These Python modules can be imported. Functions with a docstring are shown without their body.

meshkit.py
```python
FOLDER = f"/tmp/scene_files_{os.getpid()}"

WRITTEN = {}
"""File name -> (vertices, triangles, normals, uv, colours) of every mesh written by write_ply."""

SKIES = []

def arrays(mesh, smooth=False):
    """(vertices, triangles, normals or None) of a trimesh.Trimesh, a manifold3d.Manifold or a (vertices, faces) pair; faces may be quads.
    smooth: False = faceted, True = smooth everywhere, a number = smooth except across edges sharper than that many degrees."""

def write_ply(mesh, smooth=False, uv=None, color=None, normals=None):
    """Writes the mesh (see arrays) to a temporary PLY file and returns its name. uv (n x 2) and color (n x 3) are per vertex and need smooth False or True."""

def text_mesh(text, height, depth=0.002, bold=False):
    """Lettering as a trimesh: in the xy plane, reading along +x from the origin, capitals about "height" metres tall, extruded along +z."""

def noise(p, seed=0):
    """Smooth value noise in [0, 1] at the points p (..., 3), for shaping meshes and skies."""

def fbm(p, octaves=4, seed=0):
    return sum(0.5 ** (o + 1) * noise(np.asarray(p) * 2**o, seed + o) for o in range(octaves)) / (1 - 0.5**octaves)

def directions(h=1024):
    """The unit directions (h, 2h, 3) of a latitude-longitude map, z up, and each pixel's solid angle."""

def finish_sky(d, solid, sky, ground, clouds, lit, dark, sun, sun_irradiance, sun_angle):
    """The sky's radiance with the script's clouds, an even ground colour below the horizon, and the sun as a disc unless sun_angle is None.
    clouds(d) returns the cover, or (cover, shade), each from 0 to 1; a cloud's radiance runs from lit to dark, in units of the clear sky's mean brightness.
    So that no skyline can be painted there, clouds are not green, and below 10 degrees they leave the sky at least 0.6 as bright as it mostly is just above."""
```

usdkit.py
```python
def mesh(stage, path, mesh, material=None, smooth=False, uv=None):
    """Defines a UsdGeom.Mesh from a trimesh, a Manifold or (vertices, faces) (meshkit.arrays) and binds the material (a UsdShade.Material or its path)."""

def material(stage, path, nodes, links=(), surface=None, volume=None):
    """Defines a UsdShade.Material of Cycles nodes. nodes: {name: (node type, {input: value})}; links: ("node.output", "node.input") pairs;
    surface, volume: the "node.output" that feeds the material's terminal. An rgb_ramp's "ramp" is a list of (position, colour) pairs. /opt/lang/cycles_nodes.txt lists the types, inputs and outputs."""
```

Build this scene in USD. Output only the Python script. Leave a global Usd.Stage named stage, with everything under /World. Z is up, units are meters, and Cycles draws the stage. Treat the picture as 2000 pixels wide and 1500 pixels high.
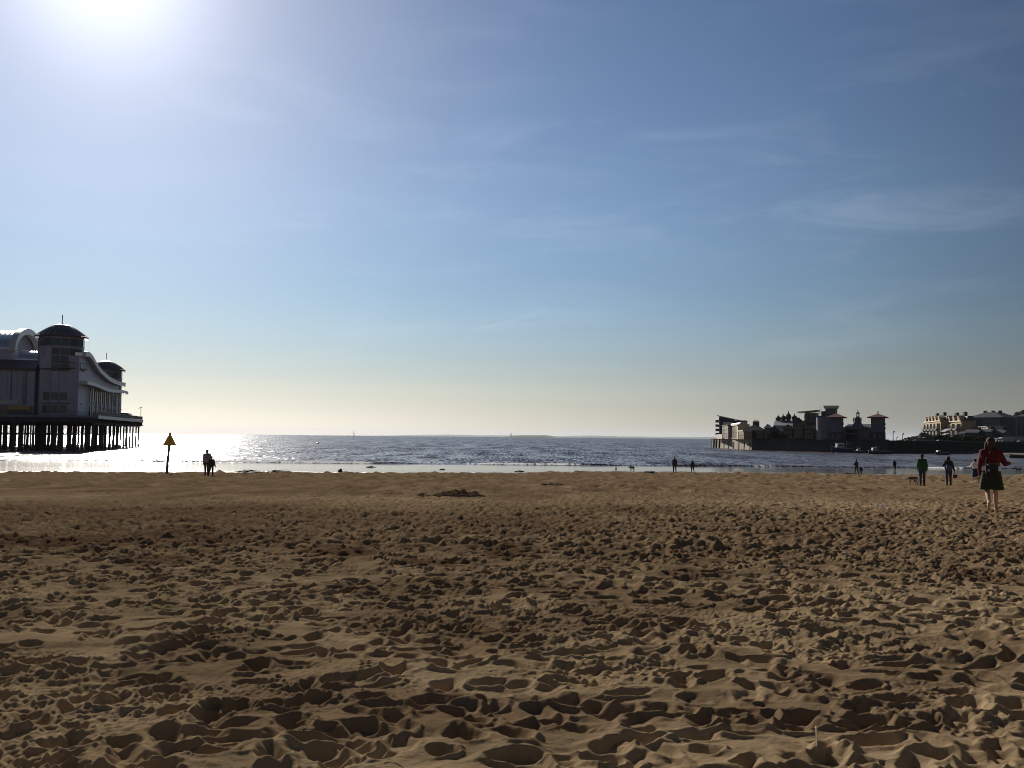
import math, random
import numpy as np, trimesh, usdkit, meshkit
from scipy import ndimage
from shapely.geometry import Polygon
from pxr import Usd, UsdGeom, UsdLux, UsdShade, Gf, Sdf, Vt

# ------------------------------------------------------------------ camera, sky, sun, exposure
stage = Usd.Stage.CreateInMemory()
UsdGeom.SetStageUpAxis(stage, UsdGeom.Tokens.z)
UsdGeom.SetStageMetersPerUnit(stage, 1.0)
UsdGeom.Xform.Define(stage, '/World')
UsdGeom.Scope.Define(stage, '/World/Looks')

EYE = np.array([0.0, 0.0, 1.58])
FPX, PITCH, ROLL = 1804.0, math.radians(3.27), math.radians(0.5)
_F = np.array([0, math.cos(PITCH), math.sin(PITCH)])
_U0 = np.array([0, -math.sin(PITCH), math.cos(PITCH)])
_R0 = np.array([1.0, 0, 0])
CR = _R0 * math.cos(ROLL) + _U0 * math.sin(ROLL)
CU = -_R0 * math.sin(ROLL) + _U0 * math.cos(ROLL)
cam = UsdGeom.Camera.Define(stage, '/World/camera')
m = np.eye(4)
m[0, :3], m[1, :3], m[2, :3], m[3, :3] = CR, CU, -_F, EYE
cam.AddTransformOp().Set(Gf.Matrix4d(*m.ravel().tolist()))
cam.CreateHorizontalApertureAttr(36.0)
cam.CreateVerticalApertureAttr(27.0)
cam.CreateFocalLengthAttr(36.0 * FPX / 2000)
cam.CreateClippingRangeAttr(Gf.Vec2f(0.1, 100000))
cam.CreateExposureAttr(0.66)

SUN_EL, SUN_AZ = math.radians(26.0), math.radians(-24.6)      # azimuth from +y towards +x
SUN_DIR = np.array([math.sin(SUN_AZ) * math.cos(SUN_EL), math.cos(SUN_AZ) * math.cos(SUN_EL), math.sin(SUN_EL)])
sun = UsdLux.DistantLight.Define(stage, '/World/sun')
sun.CreateIntensityAttr(1.25)
sun.CreateAngleAttr(0.53)
sun.CreateNormalizeAttr(True)
sun.CreateColorAttr(Gf.Vec3f(1.0, 0.93, 0.82))
sun.AddRotateXYZOp().Set(Gf.Vec3f(90 - math.degrees(SUN_EL), 0, math.degrees(-SUN_AZ) + 180))
# rotateXYZ: X first; light shines along -z; checked numerically below
_rx, _rz = math.radians(90 - math.degrees(SUN_EL)), math.radians(math.degrees(-SUN_AZ) + 180)
_z = np.array([0, -math.sin(_rx), math.cos(_rx)])
_z = np.array([_z[0] * math.cos(_rz) - _z[1] * math.sin(_rz), _z[0] * math.sin(_rz) + _z[1] * math.cos(_rz), _z[2]])
assert np.allclose(_z, SUN_DIR, atol=1e-6), (_z, SUN_DIR)

LOOK = {}
def look(name, nodes, links=(), surface=None, volume=None):
    LOOK[name] = usdkit.material(stage, '/World/Looks/' + name, nodes, links, surface, volume)
    return LOOK[name]

_t0, _t1 = [(lambda d: d / np.linalg.norm(d))(CR * (a - 1000) / FPX - CU * (b - 750) / FPX + _F) for a, b in ((918, 646), (1100, 602))]
TRAIL_N = np.cross(_t0, _t1); TRAIL_N /= np.linalg.norm(TRAIL_N)
TRAIL_T = _t1 - _t0 * (_t0 @ _t1); TRAIL_T = TRAIL_T / np.linalg.norm(TRAIL_T) * .9 + .4359 * _t0
TRAIL_A, TRAIL_B = float(TRAIL_T @ _t0), float(TRAIL_T @ _t1)
SKY_GAIN = 6.2
look('sky_look', {
    's': ('sky_texture', {'sky_type': 'single_scattering', 'sun_disc': False, 'sun_elevation': SUN_EL, 'sun_rotation': SUN_AZ,
                          'altitude': 0.0, 'air_density': 1.0, 'aerosol_density': 0.15, 'ozone_density': 1.6}),
    'tc': ('texture_coordinate', {}), 'sep': ('separate_xyz', {}),
    # clear autumn air: a deeper blue away from the sun
    'dn': ('vector_math', {'math_type': 'multiply', 'vector2': (1 / SKY_GAIN * .85, 1 / SKY_GAIN * .855, 1 / SKY_GAIN * .87)}),
    'gm': ('gamma', {'gamma': 1.30}),
    'up': ('vector_math', {'math_type': 'multiply', 'vector2': (SKY_GAIN, SKY_GAIN, SKY_GAIN)}),
    'lo': ('map_range', {'range_type': 'smoothstep', 'from_min': 0.0, 'from_max': 0.16, 'to_min': 0.34, 'to_max': 0.95}),
    'hs': ('hsv', {}),
    'fd': ('map_range', {'range_type': 'smoothstep', 'from_min': 0.36, 'from_max': 0.92, 'to_min': 0.38, 'to_max': 1.0}), 'fs': ('vector_math', {'math_type': 'scale'}),
    'lb': ('rgb_ramp', {'ramp': [(0.0, (.69, .675, .64)), (.052, (.735, .735, .735)), (.062, (.705, .72, .745)), (.10, (.75, .785, .84)), (.25, (1, 1, 1)), (1.0, (1, 1, 1))]}),
    'ls': ('vector_math', {'math_type': 'multiply'}),
    # cirrus: wisps stretched along a shallow diagonal
    'mp': ('mapping', {'mapping_type': 'point', 'location': (8.5, 1.2, 4.2), 'rotation': (-0.3, -0.4, 0.0), 'scale': (1.8, 1.8, 9.0)}),
    'n1': ('noise_texture', {'scale': 2.3, 'detail': 9.0, 'roughness': 0.63, 'distortion': 0.5}),
    'n2': ('noise_texture', {'scale': 1.7, 'detail': 2.0, 'roughness': 0.5}),
    'r1': ('map_range', {'range_type': 'smoothstep', 'from_min': 0.46, 'from_max': 0.74}),
    'r2': ('map_range', {'range_type': 'smoothstep', 'from_min': 0.42, 'from_max': 0.62}),
    'hi': ('rgb_ramp', {'ramp': [(0.0, (0, 0, 0)), (.05, (.15, .15, .15)), (.10, (1, 1, 1)), (.27, (1, 1, 1)), (.38, (.3, .3, .3)), (.6, (.5, .5, .5)), (1.0, (.5, .5, .5))]}),
    'm1': ('math', {'math_type': 'multiply'}), 'm2': ('math', {'math_type': 'multiply'}),
    'm3': ('math', {'math_type': 'multiply', 'value2': 0.42}),
    'cl': ('mix', {'mix_type': 'add', 'color2': (2.2, 2.2, 2.2)}),
    # the bright aureole round the sun
    'nv': ('vector_math', {'math_type': 'normalize'}),
    'dt': ('vector_math', {'math_type': 'dot_product', 'vector2': tuple(SUN_DIR)}),
    'd0': ('math', {'math_type': 'maximum', 'value2': 0.0}),
    'p1': ('math', {'math_type': 'power', 'value2': 260.0}), 'p2': ('math', {'math_type': 'power', 'value2': 27.0}),
    'v1': ('vector_math', {'math_type': 'scale', 'vector1': (7.0, 7.0, 7.0)}), 'v2': ('vector_math', {'math_type': 'scale', 'vector1': (3.0, 2.75, 2.85)}),
    'w1': ('vector_math', {'math_type': 'add'}), 'w2': ('vector_math', {'math_type': 'add'}),
    'tn': ('vector_math', {'math_type': 'dot_product', 'vector2': tuple(TRAIL_N)}), 'ta': ('math', {'math_type': 'absolute'}),
    'tm': ('map_range', {'range_type': 'smoothstep', 'from_min': 0.0, 'from_max': 0.0011, 'to_min': 1.0, 'to_max': 0.0}),
    'tl': ('vector_math', {'math_type': 'dot_product', 'vector2': tuple(TRAIL_T)}),
    'te': ('rgb_ramp', {'ramp': [(0.0, (0, 0, 0)), (TRAIL_A, (0, 0, 0)), (TRAIL_A + .006, (.30, .30, .30)), (TRAIL_A + .05, (.18, .18, .18)), (TRAIL_B, (0, 0, 0)), (1.0, (0, 0, 0))]}),
    'tf': ('math', {'math_type': 'multiply'}),
    'w3': ('mix', {'mix_type': 'mix', 'color2': (9.0, 9.0, 9.0)}),
    'bg': ('background_shader', {'strength': 0.05}),
}, [('tc.generated', 'mp.vector'), ('mp.vector', 'n1.vector'), ('tc.generated', 'n2.vector'), ('n1.fac', 'r1.value'), ('n2.fac', 'r2.value'),
    ('tc.generated', 'sep.vector'), ('sep.z', 'hi.fac'), ('r1.result', 'm1.value1'), ('r2.result', 'm1.value2'), ('m1.value', 'm2.value1'), ('hi.color', 'm2.value2'),
    ('s.color', 'dn.vector1'), ('dn.vector', 'gm.color'), ('gm.color', 'up.vector1'), ('up.vector', 'hs.color'), ('sep.z', 'lo.value'), ('lo.result', 'hs.saturation'),
    ('hs.color', 'ls.vector1'), ('sep.z', 'lb.fac'), ('lb.color', 'ls.vector2'), ('dt.value', 'fd.value'), ('fd.result', 'fs.scale'), ('ls.vector', 'fs.vector1'),
    ('m2.value', 'm3.value1'), ('m3.value', 'cl.fac'), ('fs.vector', 'cl.color1'),
    ('tc.generated', 'nv.vector1'), ('nv.vector', 'dt.vector1'), ('dt.value', 'd0.value1'), ('d0.value', 'p1.value1'), ('d0.value', 'p2.value1'), ('p1.value', 'v1.scale'), ('p2.value', 'v2.scale'),
    ('v1.vector', 'w1.vector1'), ('v2.vector', 'w1.vector2'), ('w1.vector', 'w2.vector1'), ('cl.color', 'w2.vector2'), ('nv.vector', 'tn.vector1'), ('tn.value', 'ta.value1'), ('ta.value', 'tm.value'), ('nv.vector', 'tl.vector1'), ('tl.value', 'te.fac'), ('tm.result', 'tf.value1'), ('te.color', 'tf.value2'), ('tf.value', 'w3.fac'), ('w2.vector', 'w3.color1'), ('w3.color', 'bg.color')], surface='bg.background')
dome = UsdLux.DomeLight.Define(stage, '/World/sky')
UsdShade.MaterialBindingAPI.Apply(dome.GetPrim()).Bind(LOOK['sky_look'])
for k, v in dict(label='clear blue sky with thin cirrus wisps above the sea', category='sky', kind='structure').items():
    dome.GetPrim().SetCustomDataByKey(k, v)

# ------------------------------------------------------------------ helpers
def ray(px, py):
    d = CR * (px - 1000) / FPX - CU * (py - 750) / FPX + _F
    return d
def at_y(px, py, y):
    d = ray(px, py); return EYE + d * (y / d[1])
def at_z(px, py, z):
    d = ray(px, py); return EYE + d * ((z - EYE[2]) / d[2])
used = {}
def numbered(parent, name):
    key = parent + '/' + name
    n = used.get(key, -1) + 1
    used[key] = n
    return key if n == 0 else key + '_%03d' % n
def tag(p, label=None, cat=None, group=None, kind=None):
    p = p.GetPrim() if hasattr(p, 'GetPrim') else p
    for k, v in (('label', label), ('category', cat), ('group', group), ('kind', kind)):
        if v: p.SetCustomDataByKey(k, v)
    return p
def thing(name, label, cat, loc=(0, 0, 0), rotz=0.0, group=None, kind=None):
    x = UsdGeom.Xform.Define(stage, numbered('/World', name))
    x.AddTranslateOp().Set(Gf.Vec3d(*map(float, loc)))
    x.AddRotateZOp().Set(math.degrees(rotz))
    return tag(x, label, cat, group, kind)
def obj(name, mesh, mat, parent=None, smooth=False, label=None, cat=None, group=None, kind=None):
    base = '/World' if parent is None else str(parent.GetPath())
    g = usdkit.mesh(stage, numbered(base, name), mesh, LOOK[mat], smooth=smooth)
    return tag(g, label, cat, group, kind)
def grid_mesh(path, P, mat, attrs=None):
    """P (rows, cols, 3) -> quad mesh with vertex normals and float primvars."""
    r, c, _ = P.shape
    du = np.gradient(P, axis=1); dv = np.gradient(P, axis=0)
    N = np.cross(du, dv); N /= np.maximum(np.linalg.norm(N, axis=2, keepdims=True), 1e-12)
    N[N[..., 2] < 0] *= -1
    i = np.arange(r * c).reshape(r, c)
    q = np.stack([i[:-1, :-1], i[:-1, 1:], i[1:, 1:], i[1:, :-1]], -1).reshape(-1, 4)
    g = UsdGeom.Mesh.Define(stage, path)
    g.CreatePointsAttr(Vt.Vec3fArray.FromNumpy(P.reshape(-1, 3).astype(np.float32)))
    g.CreateFaceVertexCountsAttr(Vt.IntArray.FromNumpy(np.full(len(q), 4, np.int32)))
    g.CreateFaceVertexIndicesAttr(Vt.IntArray.FromNumpy(q.astype(np.int32).ravel()))
    g.CreateSubdivisionSchemeAttr('none')
    g.CreateNormalsAttr(Vt.Vec3fArray.FromNumpy(N.reshape(-1, 3).astype(np.float32)))
    g.SetNormalsInterpolation('vertex')
    for k, a in (attrs or {}).items():
        UsdGeom.PrimvarsAPI(g).CreatePrimvar(k, Sdf.ValueTypeNames.FloatArray, 'vertex').Set(Vt.FloatArray.FromNumpy(a.ravel().astype(np.float32)))
    UsdShade.MaterialBindingAPI.Apply(g.GetPrim()).Bind(LOOK[mat])
    return g
def sstep(a, b, x):
    t = np.clip((x - a) / (b - a), 0, 1); return t * t * (3 - 2 * t)

# ------------------------------------------------------------------ materials of the setting
SEA = -3.02
look('sand_look', {
    'g': ('geometry', {}), 'wet': ('attribute', {'attribute': 'wet'}), 'dark_tone': ('attribute', {'attribute': 'dark_tone'}), 'far': ('attribute', {'attribute': 'far'}),
    'n1': ('noise_texture', {'scale': 1.1, 'detail': 4.0, 'roughness': 0.6}),
    'n2': ('noise_texture', {'scale': 260.0, 'detail': 2.0, 'roughness': 0.7}),
    'n3': ('noise_texture', {'scale': 45.0, 'detail': 4.0, 'roughness': 0.65}),
    'c1': ('rgb_ramp', {'ramp': [(0.3, (0.245, 0.176, 0.104)), (0.7, (0.410, 0.303, 0.184))]}),
    'c2': ('mix', {'mix_type': 'multiply', 'fac': 0.5}),
    'gr': ('rgb_ramp', {'ramp': [(0.25, (0.55, 0.52, 0.5)), (0.6, (1, 1, 1)), (0.8, (1.25, 1.22, 1.2))]}),
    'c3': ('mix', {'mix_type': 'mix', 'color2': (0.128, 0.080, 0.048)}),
    'c4': ('mix', {'mix_type': 'mix', 'color2': (0.10, 0.075, 0.05)}),
    'rg': ('map_range', {'from_min': 0, 'from_max': 1, 'to_min': 0.95, 'to_max': 0.12}),
    'ad': ('math', {'math_type': 'multiply_add', 'value2': 0.5}),
    'bs': ('map_range', {'from_min': 0, 'from_max': 1, 'to_min': 0.7, 'to_max': 0.02}),
    'b': ('bump', {'distance': 0.016}),
    'm4': ('mapping', {'mapping_type': 'point', 'scale': (1.0, 0.30, 1.0)}),
    'n4': ('noise_texture', {'scale': 3.2, 'detail': 4.0, 'roughness': 0.7}),
    'ds': ('math', {'math_type': 'multiply'}), 'iw': ('math', {'math_type': 'subtract', 'value1': 1.0}),
    'b4': ('bump', {'distance': 0.16}),
    'p': ('principled_bsdf', {'diffuse_roughness': 0.5}),
    'sp': ('map_range', {'from_min': 0, 'from_max': 1, 'to_min': 0.0, 'to_max': 0.6}),
}, [('g.position', 'n1.vector'), ('g.position', 'n2.vector'), ('g.position', 'n3.vector'), ('n1.fac', 'c1.fac'), ('c1.color', 'c2.color1'), ('n2.fac', 'gr.fac'), ('gr.color', 'c2.color2'),
    ('c2.color', 'c3.color1'), ('dark_tone.fac', 'c3.fac'), ('c3.color', 'c4.color1'), ('wet.fac', 'c4.fac'), ('c4.color', 'p.base_color'), ('wet.fac', 'rg.value'), ('rg.result', 'p.roughness'),
    ('n2.fac', 'ad.value1'), ('n3.fac', 'ad.value3'), ('ad.value', 'b.height'), ('wet.fac', 'bs.value'), ('bs.result', 'b.strength'), ('g.position', 'm4.vector'), ('m4.vector', 'n4.vector'), ('n4.fac', 'b4.height'), ('wet.fac', 'iw.value2'), ('far.fac', 'ds.value1'), ('iw.value', 'ds.value2'), ('ds.value', 'b4.strength'), ('b4.normal', 'b.normal'), ('b.normal', 'p.normal'), ('wet.fac', 'sp.value'), ('sp.result', 'p.specular_ior_level')], surface='p.BSDF')
look('sea_look', {
    'g': ('geometry', {}), 'foam': ('attribute', {'attribute': 'foam'}),
    'm1': ('mapping', {'mapping_type': 'point', 'scale': (1.0, 0.09, 1.0)}),
    'm2': ('mapping', {'mapping_type': 'point', 'scale': (0.16, 0.03, 1.0)}),
    'n1': ('noise_texture', {'scale': 2.2, 'detail': 3.0, 'roughness': 0.7}),
    'n2': ('noise_texture', {'scale': 1.0, 'detail': 3.0, 'roughness': 0.55}),
    's1': ('vector_math', {'math_type': 'subtract', 'vector2': (0.5, 0.5, 0.5)}),
    's2': ('vector_math', {'math_type': 'subtract', 'vector2': (0.5, 0.5, 0.5)}),
    'k1': ('vector_math', {'math_type': 'multiply', 'vector2': (0.95, 1.7, 0.0)}),
    'k2': ('vector_math', {'math_type': 'multiply', 'vector2': (0.2, 0.75, 0.0)}),
    'a1': ('vector_math', {'math_type': 'add'}), 'a0': ('vector_math', {'math_type': 'add', 'vector2': (0.0, -0.14, 0.0)}), 'a2': ('vector_math', {'math_type': 'add'}),
    'nm': ('vector_math', {'math_type': 'normalize'}),
    'p': ('principled_bsdf', {'base_color': (0.085, 0.066, 0.060), 'roughness': 0.20, 'ior': 1.333, 'specular_ior_level': 0.5}),
    'nf': ('noise_texture', {'scale': 1.6, 'detail': 4.0, 'roughness': 0.7}),
    'fm': ('math', {'math_type': 'multiply'}), 'fr': ('map_range', {'range_type': 'smoothstep', 'from_min': 0.30, 'from_max': 0.46}),
    'fd': ('diffuse_bsdf', {'color': (0.75, 0.75, 0.74)}),
    'mx': ('mix_closure', {}),
}, [('g.position', 'm1.vector'), ('g.position', 'm2.vector'), ('m1.vector', 'n1.vector'), ('m2.vector', 'n2.vector'), ('n1.color', 's1.vector1'), ('n2.color', 's2.vector1'),
    ('s1.vector', 'k1.vector1'), ('s2.vector', 'k2.vector1'), ('k1.vector', 'a1.vector1'), ('k2.vector', 'a1.vector2'), ('a1.vector', 'a0.vector1'), ('a0.vector', 'a2.vector1'), ('g.normal', 'a2.vector2'), ('a2.vector', 'nm.vector1'), ('nm.vector', 'p.normal'),
    ('m1.vector', 'nf.vector'), ('nf.fac', 'fm.value1'), ('foam.fac', 'fm.value2'), ('fm.value', 'fr.value'), ('fr.result', 'mx.fac'), ('p.BSDF', 'mx.closure1'), ('fd.BSDF', 'mx.closure2')], surface='mx.closure')
look('haze_look', {'v': ('principled_volume', {'color': (0.78, 0.87, 1.0), 'density': 1.5e-5, 'anisotropy': 0.08})}, volume='v.volume')

# ------------------------------------------------------------------ the beach
_gy = np.array([-4000, -200, -60, 0, 14, 20, 27, 35, 44, 52, 62, 74, 86, 98, 109, 120, 130, 140, 150, 165, 190, 260, 8000])
_gz = np.array([4.0, 3.0, 1.0, 0.0, 0.0, -.02, -.15, -.38, -.70, -.98, -1.28, -1.62, -1.93, -2.2, -2.42, -2.58, -2.72, -2.87, -3.02, -3.25, -3.8, -6.0, -9.0])
def ground_z(x, y):
    return np.interp(y, _gy, _gz) + 0 * x
def edge_y(x):                      # where the dry sand gives way to the wet shore
    return np.interp(x, [-400, -60, -30, -15, 0, 19, 40, 56, 120, 400], [60, 74, 82, 92, 103, 107, 110, 112, 116, 116])

rng = np.random.default_rng(7)
# trampled sand: footprints pressed one after another, stamped into rasters of three resolutions
def stamps(x0, x1, y0, y1, dens):
    n = int((x1 - x0) * (y1 - y0) * dens)
    return np.c_[rng.uniform(x0, x1, n), rng.uniform(y0, y1, n)]
class Raster:
    def __init__(s, x0, x1, y0, y1, c):
        s.x0, s.y0, s.c = x0, y0, c
        s.nx, s.ny = int((x1 - x0) / c) + 1, int((y1 - y0) / c) + 1
        s.h = np.zeros((s.ny, s.nx), np.float32)
    def noise(s, wl, seed, oct=1, sy=1.0):
        out, a, t = 0, 1.0, 0
        for k in range(oct):
            u = (s.x0 + np.arange(s.nx) * s.c) / wl * 2 ** k + 17.3 * k; v = (s.y0 + np.arange(s.ny) * s.c) / wl * sy * 2 ** k + 5.1 * k
            iu, iv = np.floor(u).astype(np.int64), np.floor(v).astype(np.int64)
            fu, fv = u - iu, v - iv; fu, fv = (fu * fu * (3 - 2 * fu)).astype(np.float32), (fv * fv * (3 - 2 * fv)).astype(np.float32)
            I_, J_ = np.arange(iu[0], iu[-1] + 2), np.arange(iv[0], iv[-1] + 2)
            h_ = (I_[None] * 374761393 + J_[:, None] * 668265263 + (seed + 31 * k) * 1446651) & 0xFFFFFFFF
            h_ = ((h_ ^ (h_ >> 13)) * 1274126177) & 0xFFFFFFFF
            h_ = ((h_ ^ (h_ >> 15)) * 2246822519) & 0xFFFFFFFF
            G = (((h_ ^ (h_ >> 16)) & 0xFFFFFF) / 16777215.0 - .5).astype(np.float32)
            iu, iv = iu - iu[0], iv - iv[0]
            R0 = G[:, iu] * (1 - fu) + G[:, iu + 1] * fu
            out = out + a * (R0[iv] * (1 - fv)[:, None] + R0[iv + 1] * fv[:, None])
            t += a; a *= .55
        return (out / t).astype(np.float32)
    def stamp(s, x, y, ang, a, b, d, rim, wob, erase):
        R = max(a, b) * 1.9
        i0, i1 = int((x - R - s.x0) / s.c), int((x + R - s.x0) / s.c) + 2
        j0, j1 = int((y - R - s.y0) / s.c), int((y + R - s.y0) / s.c) + 2
        i0, j0, i1, j1 = max(i0, 0), max(j0, 0), min(i1, s.nx), min(j1, s.ny)
        if i1 - i0 < 3 or j1 - j0 < 3: return
        X = s.x0 + np.arange(i0, i1) * s.c - x; Y = s.y0 + np.arange(j0, j1) * s.c - y
        ca, sa = math.cos(ang), math.sin(ang)
        U = X[None] * ca + Y[:, None] * sa; V = -X[None] * sa + Y[:, None] * ca
        u, v = U / a, V / (b * (1 + .22 * np.clip(U / a, -1, 1)))
        rr = np.sqrt(u * u + v * v) + wob[0] * np.sin(5 * u + wob[1]) * .12 + wob[0] * np.sin(6 * v + wob[2]) * .10
        pit = 1 - sstep(.45, 1.0, rr)
        rm = np.exp(-((rr - 1.2) / .24) ** 2) * (1 + .6 * u * wob[3])
        w = erase * (1 - sstep(.8, 1.4, rr))
        h = s.h[j0:j1, i0:i1]
        h *= (1 - w)
        h += (-d * pit + rim * rm).astype(np.float32)
    def relax(s, deg, n):
        t = math.tan(math.radians(deg)) * s.c
        for _ in range(n):
            for ax in (0, 1):
                d = np.diff(s.h, axis=ax)
                e = np.clip(np.abs(d) - t, 0, None) * np.sign(d) * .35
                if ax == 0: s.h[:-1] += e; s.h[1:] -= e
                else: s.h[:, :-1] += e; s.h[:, 1:] -= e
    def at(s, x, y):
        return ndimage.map_coordinates(s.h, [(y - s.y0) / s.c, (x - s.x0) / s.c], order=1, mode='nearest')

def heap(L, x, y, lx, ly, h, seed):
    r = np.random.default_rng(seed)
    for _ in range(60):
        px_, py_ = x + r.normal(0, lx * .45), y + r.normal(0, ly * .42)
        L.stamp(px_, py_, r.uniform(0, 6.3), r.uniform(.10, .22), r.uniform(.07, .14), h * r.uniform(-.42, .25), 0.0, (.9, *r.uniform(0, 6.3, 2), 1), .1)
S = stamps(-21, 21, 2, 34, 21)
par = [(rng.uniform(0, 2 * math.pi), rng.uniform(.08, .19), rng.uniform(.055, .105), rng.uniform(.018, .064), rng.uniform(.004, .018),
        (rng.uniform(.3, 1), *rng.uniform(0, 6.3, 2), rng.choice([-1, 1])), rng.uniform(.25, .75)) for _ in S]
L1, L2 = Raster(-9.5, 9.5, 2.2, 13.4, .009), Raster(-20.5, 20.5, 13.0, 33, .018)
clods = stamps(-9, 9, 3, 13.4, 130)
for R_ in (L1, L2):
    R_.h += (.058 if R_ is L1 else .05) * R_.noise(.34 if R_ is L1 else .26, 11, 2, 1.5) + .075 * R_.noise(1.3, 5, 2, 1.3)
    for (x, y), q in zip(S, par):
        if R_.y0 - .4 < y < R_.y0 + R_.ny * R_.c + .4 and abs(x) < -R_.x0 + .3:
            if R_ is L2: q = (q[0], q[1] * .78, q[2] * .78, q[3] * 1.0, *q[4:])
            R_.stamp(x, y, *q)
    if R_ is L2:                        # dug-over patches
        heap(L2, -.60, 13.7, 1.0, .35, .13, 1); heap(L2, 3.5, 13.5, 1.5, .4, .15, 2); heap(L2, 2.5, 13.8, .6, .3, .12, 3)
    # crumbled, uneven outlines
    wx = (.075 * R_.noise(.26, 61, 1) + .03 * R_.noise(.08, 63, 1)) / R_.c
    wy = (.055 * R_.noise(.26, 71, 1) + .02 * R_.noise(.08, 73, 1)) / R_.c
    J, I = np.mgrid[0:R_.ny, 0:R_.nx].astype(np.float32)
    R_.h = ndimage.map_coordinates(R_.h, [J + wy, I + wx], order=1, mode='nearest').astype(np.float32)
    R_.relax(37, 10)
    rough = sstep(-.10, .14, R_.noise(.8, 31, 2))
    R_.h += (.020 * R_.noise(.15, 51, 2, 1.4)) * (.3 + .7 * rough)
    if R_ is L1:
        R_.h += (.030 * np.abs(R_.noise(.055, 41, 2)) + .018 * R_.noise(.027, 43, 1)) * (.22 + .78 * rough)
    else:
        R_.h += .05 * np.abs(R_.noise(.08, 41, 2)) * (.4 + .6 * rough) + .098 * R_.noise(.14, 45, 2, 1.7)
    if R_ is L1:
        for x, y in clods:
            i, j = int((x - L1.x0) / L1.c), int((y - L1.y0) / L1.c)
            if 0 <= i < L1.nx and 0 <= j < L1.ny and rough[j, i] > rng.uniform(.1, 1):
                r_ = rng.uniform(.006, .015) * (1 + .8 * (rng.random() > .96))
                L1.stamp(x, y, rng.uniform(0, 6.3), r_ * 1.2, r_, -r_ * rng.uniform(.5, 1.0), 0.0, (.8, *rng.uniform(0, 6.3, 2), 1), 0.0)
L3 = Raster(-75, 75, 32, 112, .10)
L3.h += .62 * L3.noise(.55, 11, 2) * (.5 + sstep(-.1, .2, L3.noise(5.0, 12, 2)))

ang_in = np.radians(np.linspace(-33.5, 33.5, 1120))
ang_out = np.radians(np.r_[np.linspace(34.2, 60, 26), np.linspace(64, 180, 30)])
ANG = np.r_[-ang_out[::-1], ang_in, ang_out]
_px = np.linspace(690, 55.4, 660)                       # rows spaced evenly as seen from standing height
_yy = np.linspace(2.0, 152, 60000); _dep = (1.58 - np.interp(_yy, _gy, _gz)) * FPX / _yy
R_ROWS = np.r_[.05, .5, 1, 1.6, 2.1, 2.5, 2.9, 3.3, np.interp(-_px, -_dep, _yy)[10:]]
R_ROWS = np.r_[R_ROWS[R_ROWS < 149], np.linspace(149.5, 176, 30), 190, 220, 260, 400, 1000, 3000, 8000]
R_ROWS = np.unique(R_ROWS)
A, RR = np.meshgrid(ANG, R_ROWS)
# inside the frame the rows follow y, so that the shore reads evenly
X, Y = RR * np.sin(A) / np.maximum(np.cos(A), .55), RR * np.where(np.abs(A) < .988, 1.0, np.cos(A) / .55)
print('beach', X.shape)
Z = ground_z(X, Y)
ins1 = (Y > 2.3) & (Y <= 13.2) & (np.abs(X) < 9.4)
ins2 = (Y > 13.2) & (Y < 32.9) & (np.abs(X) < 20.4)
fade = (1 + .2 * sstep(8, 15, Y)) * (1 - .62 * sstep(18, 29, Y + (meshkit.noise(np.stack([X / 2.5, Y / 3, 0 * X + .2], -1), 18) - .5) * 6)) 
D = np.zeros_like(Z)
D[ins1] = L1.at(X[ins1], Y[ins1])
D[ins2] = L2.at(X[ins2], Y[ins2])
ins3 = (Y >= 32.9) & (Y < 111) & (np.abs(X) < 74)
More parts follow.
